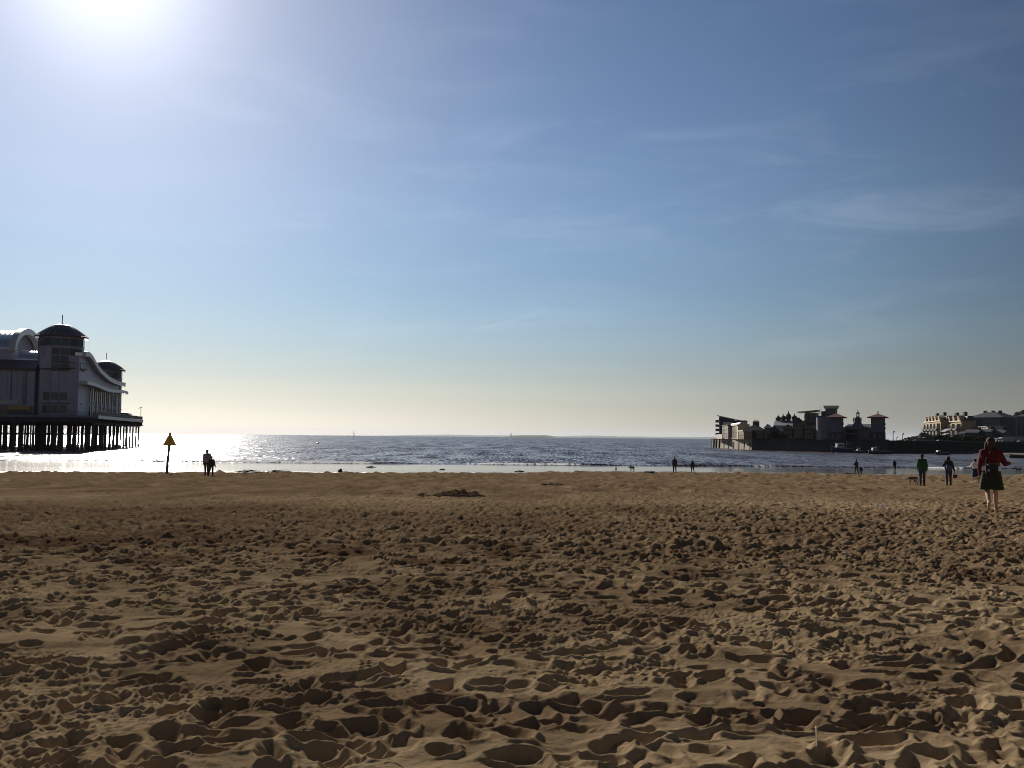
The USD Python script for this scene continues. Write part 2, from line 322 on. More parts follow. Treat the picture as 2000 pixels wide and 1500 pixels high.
D[ins3] = L3.at(X[ins3], Y[ins3])
edge = edge_y(X)
en = (meshkit.noise(np.stack([X / 11, Y / 40, 0 * X + .3], -1), 3) - .5) * 16 + (meshkit.noise(np.stack([X / 2.1, Y / 9, 0 * X + .3], -1), 4) - .5) * 7
dry = 1 - sstep(-1.5, 1.5, Y - edge - en)
ridge = .10 * np.exp(-((Y - edge - en + 1.5) / 1.6) ** 2) * sstep(.45, .7, meshkit.noise(np.stack([X / 1.7, 0 * X, 0 * X + .7], -1), 14))
Z = Z + D * fade * dry + ridge
wet = 1 - dry
wet = np.where(Y < 50, 0, wet)
dark_tone = sstep(19, 30, Y + (meshkit.noise(np.stack([X / 3, Y / 5, 0 * X], -1), 8) - .5) * 10) * (.05 + 1.0 * meshkit.noise(np.stack([X / .45, Y / 2.2, 0 * X + .6], -1), 9))  # damp far sand, with specks that paint in the shade behind small bumps
dark_tone = np.clip(dark_tone + .75 * sstep(8.5, 13.5, Y) * (1 - sstep(20, 25, Y)) * (.35 + .9 * meshkit.noise(np.stack([X / 2.6, Y / 1.6, 0 * X + .4], -1), 19)) * sstep(.1, .7, meshkit.noise(np.stack([X / .3, Y / .4, 0 * X + .4], -1), 20) + .3), 0, 1)  # darker mottled band across the middle distance
dark_tone = np.clip(dark_tone + .5 * sstep(.55, .75, meshkit.noise(np.stack([X / 1.1, Y / .9, 0 * X + .1], -1), 27)) * (Y < 14), 0, 1)  # damp patches in the near sand
g = grid_mesh('/World/beach', np.stack([X, Y, Z], -1), 'sand_look', {'wet': wet, 'dark_tone': dark_tone, 'far': .8 * sstep(19, 30, Y)})
tag(g, 'wide brown sand beach covered with footprints', 'beach', kind='structure')

# ------------------------------------------------------------------ the sea
rows = 1.58 - SEA
sy = rows * FPX / np.linspace(56.5, 3.0, 330)
sy = np.r_[sy, np.geomspace(sy[-1] * 1.15, 38000, 24)]
sa = np.r_[np.linspace(-1.45, -.62, 16), np.linspace(-.60, .60, 560), np.linspace(.62, 1.45, 16)]
SA, SY = np.meshgrid(np.tan(sa), sy)
SX = SA * SY
crest = 152.5 + (meshkit.noise(np.stack([SX / 40, 0 * SX, 0 * SX + .5], -1), 21) - .5) * 5
t = SY - crest
brk = .30 * (.35 + .65 * sstep(.3, .6, meshkit.noise(np.stack([SX / 11, 0 * SX, 0 * SX + .5], -1), 22)))
wv = brk * np.where(t < 0, np.exp(-(t / .7) ** 2), np.exp(-(t / 2.6) ** 2))
crest2 = 163 + (meshkit.noise(np.stack([SX / 30, 0 * SX, 0 * SX + .5], -1), 25) - .5) * 9
wv += .22 * sstep(.5, .75, meshkit.noise(np.stack([SX / 16, 0 * SX, 0 * SX + .5], -1), 26)) * np.exp(-((SY - crest2) / 1.6) ** 2)
sw = (meshkit.noise(np.stack([SX / 9, SY / 3.2, 0 * SX + .5], -1), 23) - .5) * .26 * sstep(150, 165, SY) * (1 - sstep(500, 900, SY))
foam = np.exp(-((t + .5) / .9) ** 2) * sstep(.40, .62, meshkit.noise(np.stack([SX / 14, 0 * SX, 0 * SX + .5], -1), 24)) 
SZ = SEA + wv + sw
g = grid_mesh('/World/sea', np.stack([SX, SY, SZ], -1), 'sea_look', {'foam': foam})
tag(g, 'grey blue sea glittering in the low sun', 'sea', kind='structure')

# ------------------------------------------------------------------ haze
hz = trimesh.creation.box(extents=(90000, 47000, 214)); hz.apply_translation((0, 41000 - 23500, 214 / 2 - 13.0))
HAZE = True
if HAZE: obj('haze', hz, 'haze_look', label='thin pale sea haze over the bay', cat='haze', kind='stuff')

# ------------------------------------------------------------------ shape helpers
def cat_(ms): return trimesh.util.concatenate(ms)
def box(x0, x1, y0, y1, z0, z1):
    b = trimesh.creation.box(extents=(x1 - x0, y1 - y0, z1 - z0))
    b.apply_translation(((x0 + x1) / 2, (y0 + y1) / 2, (z0 + z1) / 2)); return b
def bar(p, q, r, n=8):
    p, q = np.asarray(p, float), np.asarray(q, float)
    return trimesh.creation.cylinder(radius=r, segment=np.array([p, q]), sections=n)
def beam(p, q, w, h):
    """rectangular bar from p to q"""
    p, q = np.asarray(p, float), np.asarray(q, float)
    d = q - p; L = np.linalg.norm(d); d /= L
    up = np.array([0, 0, 1.0]) if abs(d[2]) < .95 else np.array([1.0, 0, 0])
    sx = np.cross(d, up); sx /= np.linalg.norm(sx); uz = np.cross(sx, d)
    b = trimesh.creation.box(extents=(w, L, h)); T = np.eye(4)
    T[:3, 0], T[:3, 1], T[:3, 2], T[:3, 3] = sx, d, uz, (p + q) / 2
    b.apply_transform(T); return b
def ngon(r, n, ph=0.0):
    a = ph + 2 * math.pi * np.arange(n) / n
    return np.c_[r * np.sin(a), -r * np.cos(a)]
def loft(rings, cap=True):
    """closed rings (k, n, 3) -> mesh"""
    R = np.asarray(rings, float); k, n, _ = R.shape
    i = np.arange(k * n).reshape(k, n); j = np.roll(i, -1, axis=1)
    q = np.stack([i[:-1], j[:-1], j[1:], i[1:]], -1).reshape(-1, 4)
    f = np.vstack([q[:, [0, 1, 2]], q[:, [0, 2, 3]]])
    v = R.reshape(-1, 3)
    if cap:
        v = np.vstack([v, R[0].mean(0), R[-1].mean(0)])
        a, b = k * n, k * n + 1
        f = np.vstack([f, np.c_[j[0], i[0], np.full(n, a)], np.c_[i[-1], j[-1], np.full(n, b)]])
    m_ = trimesh.Trimesh(v, f, process=False); trimesh.repair.fix_normals(m_); return m_
def prism(poly, z0, z1):
    return trimesh.creation.extrude_polygon(Polygon(poly), z1 - z0, engine='earcut').apply_translation((0, 0, z0))
def prism_x(pts_yz, x0, x1):
    """profile in (y, z) drawn out along x"""
    m_ = trimesh.creation.extrude_polygon(Polygon(pts_yz), x1 - x0, engine='earcut')
    T = np.array([[0, 0, 1, x0], [1, 0, 0, 0], [0, 1, 0, 0], [0, 0, 0, 1.0]]); m_.apply_transform(T); return m_
def prism_y(pts_xz, y0, y1):
    m_ = trimesh.creation.extrude_polygon(Polygon(pts_xz), y1 - y0, engine='earcut')
    T = np.array([[1, 0, 0, 0], [0, 0, -1, y1], [0, 1, 0, 0], [0, 0, 0, 1.0]]); m_.apply_transform(T); return m_
def pm(name, col, rough=.7, var=.18, scale=2.0, metallic=0.0, spec=.3, bump=0.0, stretch=(1, 1, 1)):
    c0, c1 = [max(c * (1 - var), 0) for c in col], [min(c * (1 + var), 1) for c in col]
    nodes = {'t': ('texture_coordinate', {}), 'mp': ('mapping', {'mapping_type': 'point', 'scale': stretch}),
             'n': ('noise_texture', {'scale': scale, 'detail': 4.0, 'roughness': .65}), 'r': ('rgb_ramp', {'ramp': [(.3, c0), (.7, c1)]}),
             'p': ('principled_bsdf', {'roughness': rough, 'metallic': metallic, 'specular_ior_level': spec})}
    links = [('t.object', 'mp.vector'), ('mp.vector', 'n.vector'), ('n.fac', 'r.fac'), ('r.color', 'p.base_color')]
    if bump:
        nodes['b'] = ('bump', {'distance': bump, 'strength': .8}); links += [('n.fac', 'b.height'), ('b.normal', 'p.normal')]
    look(name, nodes, links, surface='p.BSDF')

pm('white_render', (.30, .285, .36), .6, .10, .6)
pm('pale_panel', (.40, .39, .38), .5, .08, .5)
pm('grey_render', (.17, .16, .20), .65, .15, .7)
pm('dark_timber', (.060, .045, .038), .85, .4, 1.2)
pm('pile_iron', (.055, .040, .034), .8, .5, 1.5)
pm('deck_board', (.16, .13, .11), .85, .3, 1.0)
pm('roof_metal', (.60, .60, .61), .36, .08, .8, metallic=.85)
pm('roof_slate', (.06, .036, .042), .45, .2, 1.0)
pm('steel_dark', (.07, .07, .075), .5, .2, 2.0)
pm('steel_white', (.40, .40, .40), .45, .08, 2.0)
look('window_glass', {'p': ('principled_bsdf', {'base_color': (.025, .028, .035), 'roughness': .12, 'specular_ior_level': .5})}, [], surface='p.BSDF')
pm('yellow_paint', (.34, .22, .035), .5, .12, 2.0)
pm('red_paint', (.35, .05, .04), .5, .12, 2.0)

# ------------------------------------------------------------------ the pier
PC = at_y(191, 812.3, 250.0)
PROT = math.atan2(.2285, .9735)
DZ = PC[2] - SEA                        # deck height over the water, in the pier's own frame (z = 0 at the sea)
ploc = (PC[0], PC[1], SEA)
def pwin(parent, name, x0, x1, y0, y1, z0, z1, frame=None, label=None):
    return obj(name, box(x0, x1, y0, y1, z0, z1), 'window_glass', parent, label=label)
pier = thing('pier', 'long dark pier deck standing on iron piles over the shining water', 'pier', ploc, PROT)
PX0, PY1 = -78.0, 76.5
obj('deck', box(PX0, 0, 0, PY1, DZ - .34, DZ), 'deck_board', pier)
obj('front_fascia', box(PX0, .12, -.14, -.003, DZ - .55, DZ + .06), 'grey_render', pier)
obj('side_fascia', box(.003, .14, .003, PY1 + .1, DZ - .75, DZ + .10), 'pale_panel', pier, label='pale painted edge of the deck')
for k in range(14):                        # cross girders under the deck
    y = .5 + k * (PY1 - 1) / 13
    obj('girder', box(PX0, -.3, y - .2, y + .2, DZ - 1.75, DZ - .343), 'dark_timber', pier)
for k in range(13):
    x = -1.2 - k * 6.2
    obj('long_girder', box(x - .18, x + .18, .72, PY1 - .72, DZ - 2.35, DZ - 1.753), 'dark_timber', pier)
for i in range(16):
    for j in range(14):
        x, y = -1.2 - i * 5.0, .5 + j * (PY1 - 1) / 13
        r_ = rng.uniform(.20, .30) if i else .25
        if i and rng.random() < .35: r_ *= 1.5
        x_, y_ = x + (rng.uniform(-1.2, 1.2) if i else 0), y + rng.uniform(-.3, .3)
        zt = DZ - 1.75
        obj('pile', cat_([bar((x_, y_, -2.5), (x_, y_, zt), r_, 8), bar((x_, y_, -2.5), (x_, y_, .9), r_ * 1.5, 8), bar((x_, y_, zt - .45), (x_, y_, zt - .02), r_ * 1.6, 8)]), 'pile_iron', pier)
for i in range(1, 13):
    x = -1.2 - i * 6.2
    obj('brace', beam((x, 1, 4.1), (x, PY1 - 1, 4.1), .12, .22), 'pile_iron', pier)
for j in range(0, 14, 2):
    y = .5 + j * (PY1 - 1) / 13
    obj('brace', beam((PX0 + 2, y - .45, 4.4), (-7, y - .45, 4.4), .12, .22), 'pile_iron', pier)
    for i in range(1, 12, 3):
        x = -1.2 - i * 6.2
        obj('tie_rod', cat_([bar((x, y - .5, 1.2), (x - 6.2, y - .5, 6.6), .05, 5), bar((x - 6.2, y - .53, 1.2), (x, y - .53, 6.6), .05, 5)]), 'pile_iron', pier)
# curved brackets on the outer row and the lower landing at the far corner
for j in range(14):
    y = .5 + j * (PY1 - 1) / 13
    obj('bracket', beam((-.9, y, DZ - 2.6), (-.02, y, DZ - .8), .12, .16), 'dark_timber', pier)
obj('landing', cat_([box(-4.0, -.1, PY1 + .1, PY1 + 2.0, DZ - 2.0, DZ - 1.75), box(-.5, -.2, PY1 + .2, PY1 + .5, DZ - 1.746, DZ - .6), bar((-3.8, PY1 + .3, DZ - .9), (-.3, PY1 + .3, DZ - .9), .06)]), 'dark_timber', pier)
# railing
nside = 34
for k in range(nside + 1):
    y = k * PY1 / nside
    obj('rail_post', box(-.16, -.08, y - .05, y + .05, DZ + .003, DZ + 1.18), 'steel_dark', pier)
obj('handrail', cat_([box(-.18, -.06, -.05, PY1, DZ + 1.183, DZ + 1.26), box(-.15, -.09, 0, PY1, DZ + .62, DZ + .68), box(-.15, -.09, 0, PY1, DZ + .16, DZ + .22)]), 'steel_dark', pier)
bal = [box(-.14, -.10, y, y + .05, DZ + .223, DZ + .617) for y in np.arange(.1, PY1, .16)] + [box(-.14, -.10, y, y + .05, DZ + .683, DZ + 1.18) for y in np.arange(.1, PY1, .16)]
obj('balusters', cat_(bal), 'steel_dark', pier, kind='stuff')
for k in range(32):
    x = -k * 2.4
    obj('rail_post', box(x - .05, x + .05, .08, .16, DZ + .003, DZ + 1.18), 'steel_dark', pier)
obj('front_handrail', cat_([box(PX0, -.19, .06, .18, DZ + 1.183, DZ + 1.26), box(PX0, -.19, .09, .15, DZ + .62, DZ + .68)]), 'steel_dark', pier)

# ------------------------------------------------------------------ the pavilion on the pier
pav = thing('pier_pavilion', 'white pavilion with domed corner towers and curved roofs on the pier', 'pavilion', (PC[0], PC[1], PC[2]), PROT)
pz = lambda py, D, horizon=846.0: EYE[2] + (horizon - py) / FPX * D - PC[2]        # height over the deck of a photo row at distance D
# front range
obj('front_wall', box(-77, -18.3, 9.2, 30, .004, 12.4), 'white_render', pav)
obj('eaves', box(-77.4, -17.6, 8.2, 30.4, 12.403, 13.0), 'roof_slate', pav)
obj('lean_to_roof', prism_x([(8.3, 13.003), (13.2, 15.6), (13.2, 13.003)], -77.3, -17.9), 'roof_slate', pav)
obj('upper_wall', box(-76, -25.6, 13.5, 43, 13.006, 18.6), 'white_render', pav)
obj('upper_block', box(-25.5, -18.6, 13.4, 24, 13.006, 15.55), 'grey_render', pav)
for x in (-20.7, -27.6, -36.5, -46, -56, -66):
    obj('pilaster', box(x - .42, x + .42, 8.75, 9.197, .004, 12.2), 'grey_render', pav)
for z in (5.1, 4.1):
    obj('string_course', box(-77, -21.2, 9.02, 9.197, z, z + .16), 'pale_panel', pav)
for k in range(9):                          # glazed shop fronts at deck level
    x = -24.6 - k * 5.1
    fr = obj('shop_front', box(x - 2.1, x + 2.1, 9.05, 9.197, .3, 2.9), 'window_glass', pav)
    obj('frame', cat_([box(x - 2.2 + q * 1.43, x - 2.1 + q * 1.43, 8.98, 9.047, .2, 3.0) for q in range(4)] + [box(x - 2.2, x + 2.3, 8.98, 9.047, 3.003, 3.12)]), 'steel_white', fr)
    obj('fascia_board', box(x - 2.3, x + 2.3, 8.9, 9.197, 3.15, 4.05), 'pale_panel', pav)
for k in range(24):                         # joints between the wall panels
    obj('panel_joint', box(-76 + k * 2.42, -75.9 + k * 2.42, 9.15, 9.197, 5.3, 12.2), 'grey_render', pav)
for x in (-24.1, -33.0, -42.0):
    obj('downpipe', bar((x, 9.05, .1), (x, 9.05, 12.3), .09, 6), 'steel_dark', pav)
# barrel vaults with standing seams
def vault(parent, name, x0, x1, yc, hy, z0, rise, mat, seam=.8, thick=.35):
    a = np.linspace(0, math.pi, 25)
    yo, zo = yc - hy * np.cos(a), z0 + rise * np.sin(a)
    prof = list(zip(yo, zo)); inner = [(yc - (hy - thick) * math.cos(t_), z0 + (rise - thick) * math.sin(t_)) for t_ in a]
    v_ = obj(name, prism_x(prof + inner[::-1], x0, x1), mat, parent)
    seams = []
    for x in np.arange(x0 + .3, x1, seam):
        ring = [(yc - (hy + .10) * math.cos(t_), z0 + (rise + .10) * math.sin(t_)) for t_ in a]
        seams.append(prism_x(ring + prof[::-1], x, x + .12))
    obj('seams', cat_(seams), mat, v_, kind='stuff')
    return v_
vault(pav, 'barrel_roof', -76, -26.3, 28, 14.2, 18.2, 6.9, 'roof_metal', 1.2)
a = np.linspace(0, math.pi, 25)
rim_o = [(28 - 14.9 * math.cos(t_), 17.9 + 7.9 * math.sin(t_)) for t_ in a]; rim_i = [(28 - 13.2 * math.cos(t_), 17.9 + 6.2 * math.sin(t_)) for t_ in a]
obj('arch_rim', prism_x(rim_o + rim_i[::-1], -26.297, -24.6), 'steel_white', pav)
obj('arch_wall', prism_x([(28 - 13.1 * math.cos(t_), 18.0 + 6.1 * math.sin(t_)) for t_ in a], -27.4, -26.8), 'grey_render', pav)
vault(pav, 'small_barrel_roof', -24.2, -18.9, 18.4, 4.6, 15.55, 3.0, 'roof_metal', .62, .25)
# side elevation under the wave roof
sw_s = np.array([3.5, 9, 14.6, 19, 24.5, 30, 36.8, 47.9, 61, 70, 76]); sw_z = np.array([22.6, 24.0, 24.5, 24.0, 22.5, 21.2, 20.3, 19.2, 18.8, 18.9, 19.0]) - PC[2]
from scipy.interpolate import PchipInterpolator
wavez = PchipInterpolator(sw_s, sw_z)
ss = np.linspace(9, 71, 63)
wall_poly = [(9, .004)] + [(s_, float(wavez(s_)) - 1.0) for s_ in ss] + [(71, .004)]
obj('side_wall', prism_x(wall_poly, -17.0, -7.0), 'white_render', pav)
ss2 = np.linspace(10.2, 74, 90)
obj('wave_roof', prism_x([(s_, float(wavez(s_))) for s_ in ss2] + [(s_, float(wavez(s_)) - .9) for s_ in ss2[::-1]], -15, -6.6), 'roof_metal', pav)
obj('roof_rim', prism_x([(s_, float(wavez(s_)) + .18) for s_ in ss2] + [(s_, float(wavez(s_)) - 1.15) for s_ in ss2[::-1]], -6.597, -5.6), 'steel_white', pav)
cz = lambda s_: 9.55 + .35 * math.sin((s_ - 9) / 60 * 2 * math.pi * 1.15 + .9)
sc = np.linspace(8.6, 73.6, 60)
obj('side_canopy', prism_x([(s_, cz(s_)) for s_ in sc] + [(s_, cz(s_) - .95) for s_ in sc[::-1]], -6.997, -4.6), 'steel_white', pav)
for k in range(8):
    s_ = 23.5 + k * 6.1
    obj('side_column', box(-6.5, -6.0, s_ - .25, s_ + .25, .004, cz(s_) - .97), 'steel_white', pav)
    if k < 7:
        for z0, z1 in ((.5, 3.2), (4.6, 8.3)):
            w_ = obj('side_window', box(-6.997, -6.85, s_ + .5, s_ + 5.6, z0, z1), 'window_glass', pav)
            obj('frame', cat_([box(-6.847, -6.77, s_ + .5 + q * 1.25, s_ + .6 + q * 1.25, z0, z1) for q in range(5)] + [box(-6.847, -6.78, s_ + .45, s_ + 5.65, z1 + .003, z1 + .12)]), 'steel_white' if z0 > 4 else 'grey_render', w_)
obj('vent', box(-6.997, -6.9, 27.0, 29.4, 12.2, 12.55), 'steel_dark', pav)
# towers
def tower(x, y, R, Rr, h_eave, h_dome, h_mast, ledge, near):
    W_ = ngon(R, 16, math.pi / 16)
    c = np.array([x, y])
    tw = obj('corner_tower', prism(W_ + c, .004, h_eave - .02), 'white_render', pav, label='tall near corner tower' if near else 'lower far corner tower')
    # top glazed band
    fa = [2 * math.pi * k / 16 for k in range(16)]
    wf = 2 * R * math.sin(math.pi / 16); ap = R * math.cos(math.pi / 16)
    def panel(k, z0, z1, w, t0, t1, name, mat, lab=None):
        b = box(-w / 2, w / 2, -ap - t1, -ap - t0, z0, z1)
        T = trimesh.transformations.rotation_matrix(fa[k], (0, 0, 1)); b.apply_transform(T); b.apply_translation((x, y, 0))
        return obj(name, b, mat, tw, label=lab)
    for k in range(16):
        panel(k, h_eave - 2.4, h_eave - .35, wf * .92, .003, .12, 'window', 'window_glass')
        panel(k, h_eave - 2.62, h_eave - 2.42, wf * 1.02, .003, .2, 'sill', 'grey_render')
    for k in (0, 1, 2, 3, 15) if near else (0, 1, 2, 3):
        if k != 15:
            for z0, z1 in ((h_eave - 5.1, h_eave - 3.1), (h_eave - 7.4, h_eave - 5.3), (h_eave - 9.6, h_eave - 7.6)):
                panel(k, z0, z1, wf * .86, .003, .12, 'window', 'window_glass')
    for k in range(16):
        panel(k, ledge - .35, ledge, wf * 1.04, .003, .55, 'ledge', 'steel_dark')
        if k in (0, 1, 2, 3, 15):
            panel(k, 4.4, 6.5, wf * .80, .003, .12, 'window', 'window_glass')
            panel(k, .9, 3.0, wf * .80, .003, .12, 'window', 'window_glass')
            panel(k, 3.45, 3.7, wf * 1.02, .003, .7, 'ledge', 'grey_render')
    for k in range(16):
        for z0, z1 in ((.3, ledge - .5), (ledge + .05, h_eave - 2.7)):
            b = box(-.05, .05, -R - .05, -R + .06, z0, z1); b.apply_transform(trimesh.transformations.rotation_matrix(fa[k] + math.pi / 16, (0, 0, 1))); b.apply_translation((x, y, 0))
            obj('corner_trim', b, 'grey_render', tw)
    if near:
        rl = [bar((x + ap * math.sin(t_) * 1.22, y - ap * math.cos(t_) * 1.22, ledge), (x + ap * math.sin(t_) * 1.22, y - ap * math.cos(t_) * 1.22, ledge + 1.7), .05, 5) for t_ in np.linspace(.25, 1.5, 9)]
        obj('balcony', cat_(rl + [loft([[(x + ap * f_ * math.sin(t_), y - ap * f_ * math.cos(t_), z_) for f_, z_ in ((1.02, ledge + .003), (1.26, ledge + .003), (1.26, ledge + .22), (1.02, ledge + .22))] for t_ in np.linspace(.2, 1.55, 12)]), loft([[(x + ap * f_ * math.sin(t_), y - ap * f_ * math.cos(t_), z_) for f_, z_ in ((1.20, ledge + 1.72), (1.25, ledge + 1.72), (1.25, ledge + 1.82), (1.20, ledge + 1.82))] for t_ in np.linspace(.2, 1.55, 12)])]), 'steel_dark', tw)
    # domed roof
    prof = [(Rr - .1, h_eave), (Rr, h_eave + .02), (Rr, h_eave + .45)] + [(Rr * .97 * (1 - q), h_eave + .48 + (h_dome - h_eave - .48) * math.sin(q * math.pi / 2)) for q in np.linspace(.03, .95, 12)]
    rings = [[(x + r_ * math.sin(t_), y - r_ * math.cos(t_), z_) for t_ in np.linspace(0, 2 * math.pi, 48, endpoint=False)] for r_, z_ in prof]
    dome_ = obj('domed_roof', loft(rings), 'roof_slate', pav, smooth=35, label='domed roof of the near tower' if near else 'domed roof of the far tower')
    ribs = []
    for k in range(24):
        t_ = 2 * math.pi * k / 24
        pts = [(x + r_ * math.sin(t_), y - r_ * math.cos(t_), z_ + .03) for r_, z_ in prof[3:]]
        ribs += [beam(pts[q], pts[q + 1], .16, .18) for q in range(len(pts) - 1)]
    obj('ribs', cat_(ribs), 'roof_slate', dome_, kind='stuff')
    cap = [(Rr * .40, h_dome - .62), (Rr * .36, h_dome - .32), (Rr * .2, h_dome + .05), (.35, h_dome + .12), (.28, h_dome + .5), (.05, h_dome + .55)]
    obj('cap', loft([[(x + r_ * math.sin(t_), y - r_ * math.cos(t_), z_) for t_ in np.linspace(0, 2 * math.pi, 32, endpoint=False)] for r_, z_ in cap]), 'roof_metal', dome_, smooth=40)
    obj('mast', bar((x, y, h_dome + .4), (x, y, h_mast), .12, 6), 'steel_dark', dome_)
tower(-12.9, 14.0, 5.85, 7.0, 28.3 - PC[2], 32.2 - PC[2], 35.0 - PC[2], 19.4 - PC[2], True)
tower(-11.8, 72.0, 5.2, 6.4, 22.9 - PC[2], 26.4 - PC[2], 29.2 - PC[2], 15.6 - PC[2], False)
# ladder frame on the vault beside the near tower
obj('access_ladder', cat_([bar((-20.1 + dx, 14, 18.2), (-20.1 + dx, 14, 22.6), .06, 5) for dx in (0, 1.3)] + [bar((-20.1, 14, z_), (-18.8, 14, z_), .04, 5) for z_ in np.arange(18.6, 22.7, .6)]), 'steel_white', pav)

# things standing on the deck
def on_pier(x, y, z=0.0):
    c_, s_ = math.cos(PROT), math.sin(PROT)
    return (PC[0] + c_ * x - s_ * y, PC[1] + s_ * x + c_ * y, PC[2] + z)
def kiosk_table(x, y, w, mat, label, cat='table'):
    t_ = thing('deck_table', label, cat, on_pier(x, y, .003), PROT, 'tables along the pier deck')
    obj('table_top', box(-w, w, -.8, .8, 1.42, 1.52), mat, t_)
    obj('bench', box(-w, w, -1.3, -.95, .75, .82), mat, t_)
    for q in (-w * .7, w * .7):
        obj('leg', cat_([beam((q, -1.2, .02), (q, .3, 1.42), .1, .1), beam((q, .9, .02), (q, -.1, 1.42), .1, .1)]), 'steel_dark', t_)
kiosk_table(-1.9, 13, 1.0, 'steel_white', 'white topped deck table nearest the tall pier tower')
kiosk_table(-1.9, 24, 1.4, 'steel_white', 'white topped deck table in front of the pavilion columns')
kiosk_table(-1.9, 36, 1.2, 'steel_white', 'white topped deck table further along the pier railing')
kiosk_table(-1.9, 45, 1.3, 'steel_white', 'white topped deck table beside the last pavilion windows')
sh = thing('deck_shelter', 'dark low shelter near the seaward end of the pier deck', 'shelter', on_pier(-2.6, 58, .003), PROT)
obj('shelter_wall', box(-1.3, 1.3, -3.0, 3.0, 0, 1.5), 'dark_timber', sh)
obj('shelter_roof', prism_y([(-1.6, 1.503), (1.6, 1.503), (1.1, 2.0), (-1.1, 2.0)], -3.3, 3.3), 'roof_slate', sh)
lp = thing('deck_lamp', 'thin lamp post at the far corner of the pier deck', 'lamp post', on_pier(-.6, PY1 - .9, .003), PROT)
obj('post', bar((0, 0, 0), (0, 0, 3.9), .07), 'steel_dark', lp)
obj('lamp_arm', cat_([bar((0, 0, 3.85), (-.35, 0, 4.15), .05), bar((-.35, 0, 4.15), (-.9, 0, 4.2), .06)]), 'steel_dark', lp)
ks = thing('deck_kiosk', 'small yellow kiosk against the front wall of the pavilion', 'kiosk', on_pier(-21.2, 7.6, .003), PROT)
obj('counter', box(-2.6, 2.6, -.8, .9, 0, 1.1), 'steel_dark', ks)
obj('sign_board', box(-2.7, 2.7, -.85, -.7, 1.5, 2.5), 'yellow_paint', ks)
for q in (-2.5, 2.5): obj('post', bar((q, -.7, 1.1), (q, -.7, 1.5), .06), 'steel_dark', ks)
obj('kiosk_roof', box(-2.8, 2.8, -.9, .9, 2.503, 2.62), 'steel_white', ks)

# ------------------------------------------------------------------ the harbour island and its causeway
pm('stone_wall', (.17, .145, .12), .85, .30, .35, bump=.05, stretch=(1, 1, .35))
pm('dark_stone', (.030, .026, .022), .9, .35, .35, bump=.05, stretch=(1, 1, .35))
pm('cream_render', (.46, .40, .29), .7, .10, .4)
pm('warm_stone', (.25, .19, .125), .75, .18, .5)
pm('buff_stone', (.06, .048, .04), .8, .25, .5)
pm('pink_render', (.33, .27, .24), .7, .12, .5)
pm('blue_grey_clad', (.095, .095, .125), .6, .12, .4)
pm('dark_clad', (.04, .036, .045), .6, .2, .5)
pm('light_clad', (.42, .40, .38), .6, .08, .5)
pm('red_tile', (.10, .035, .028), .75, .25, .8)
pm('slate_tile', (.045, .045, .055), .55, .25, .8)
pm('silver_roof', (.34, .33, .35), .40, .10, .8, metallic=.5)
pm('hull_dark', (.035, .035, .045), .4, .2, 1.5)
pm('hull_white', (.32, .32, .32), .35, .08, 1.5)
pm('hull_blue', (.025, .03, .07), .4, .2, 1.5)
pm('foreshore_mud', (.115, .09, .065), .7, .3, .25, bump=.1)
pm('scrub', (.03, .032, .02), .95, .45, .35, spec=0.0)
pm('rock', (.10, .085, .07), .9, .35, .8, bump=.1)

A0 = at_z(1392, 874.2, SEA); A1 = at_z(1471, 879.0, SEA); A2 = at_z(1735, 885.3, SEA)
A1 = np.array([A1[0], max(A1[1], 370), SEA]); A3 = np.array([186.0, 336.0, SEA]); A4 = np.array([330.0, 352.0, SEA])
WT = 1.45                                  # quay level
def quay(name, pts, top, label, mat, batter=.35, kind='structure'):
    return None
def wall_run(parent, name, P, Q, z0, z1, mat, th=1.2, lean=.5):
    """battered wall from P to Q, face towards the water"""
    P, Q = np.asarray(P[:2], float), np.asarray(Q[:2], float)
    d = (Q - P) / np.linalg.norm(Q - P); n = np.array([d[1], -d[0]])
    if n @ (np.zeros(2) - P) < 0: n = -n
    ring0 = [(*(P + n * lean), z0), (*(Q + n * lean), z0), (*(Q - n * th), z0), (*(P - n * th), z0)]
    ring1 = [(*P, z1), (*Q, z1), (*(Q - n * th), z1), (*(P - n * th), z1)]
    return obj(name, loft([ring0, ring1]), mat, parent)
isl = thing('harbour_wall', 'high stone sea wall of the harbour island, pale at its left end', 'sea wall')
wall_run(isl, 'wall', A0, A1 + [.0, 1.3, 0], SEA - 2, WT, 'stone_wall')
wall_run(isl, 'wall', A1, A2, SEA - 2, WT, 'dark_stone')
wall_run(isl, 'wall', A0 + [60, 22, 0], A0 + [0.05, 0, 0], SEA - 2, WT - .01, 'dark_stone')
def coping(P, Q, z, mat, parent=isl):
    obj('coping', beam((P[0], P[1], z), (Q[0], Q[1], z), .9, .32), mat, parent)
coping(A0, A1, WT + .17, 'stone_wall'); coping(A1 + [.3, -.6, 0], A2, WT + .17, 'dark_stone')
d_ = (A1 - A0)[:2]; L_ = np.linalg.norm(d_); d_ = d_ / L_; n_ = np.array([-abs(d_[1]), d_[0] * np.sign(d_[1]) * -1]); n_ = n_ / np.linalg.norm(n_)
if n_[0] > 0: n_ = -n_
for k, f_ in enumerate((.06, .13, .22)):       # timber fenders at the end of the wall
    p_ = A0[:2] + d_ * L_ * f_ + n_ * .75
    obj('fender', beam((p_[0], p_[1], SEA - 1), (p_[0] - n_[0] * .3, p_[1] - n_[1] * .3, WT + .1), .9, .55), 'dark_timber', isl)
for f_ in np.linspace(.34, .95, 6):
    p_ = A0[:2] + d_ * L_ * f_ + n_ * .5
    obj('buttress', beam((p_[0], p_[1], SEA - 1), (p_[0] - n_[0] * .2, p_[1] - n_[1] * .2, WT - 1.3), .8, .4), 'stone_wall', isl)
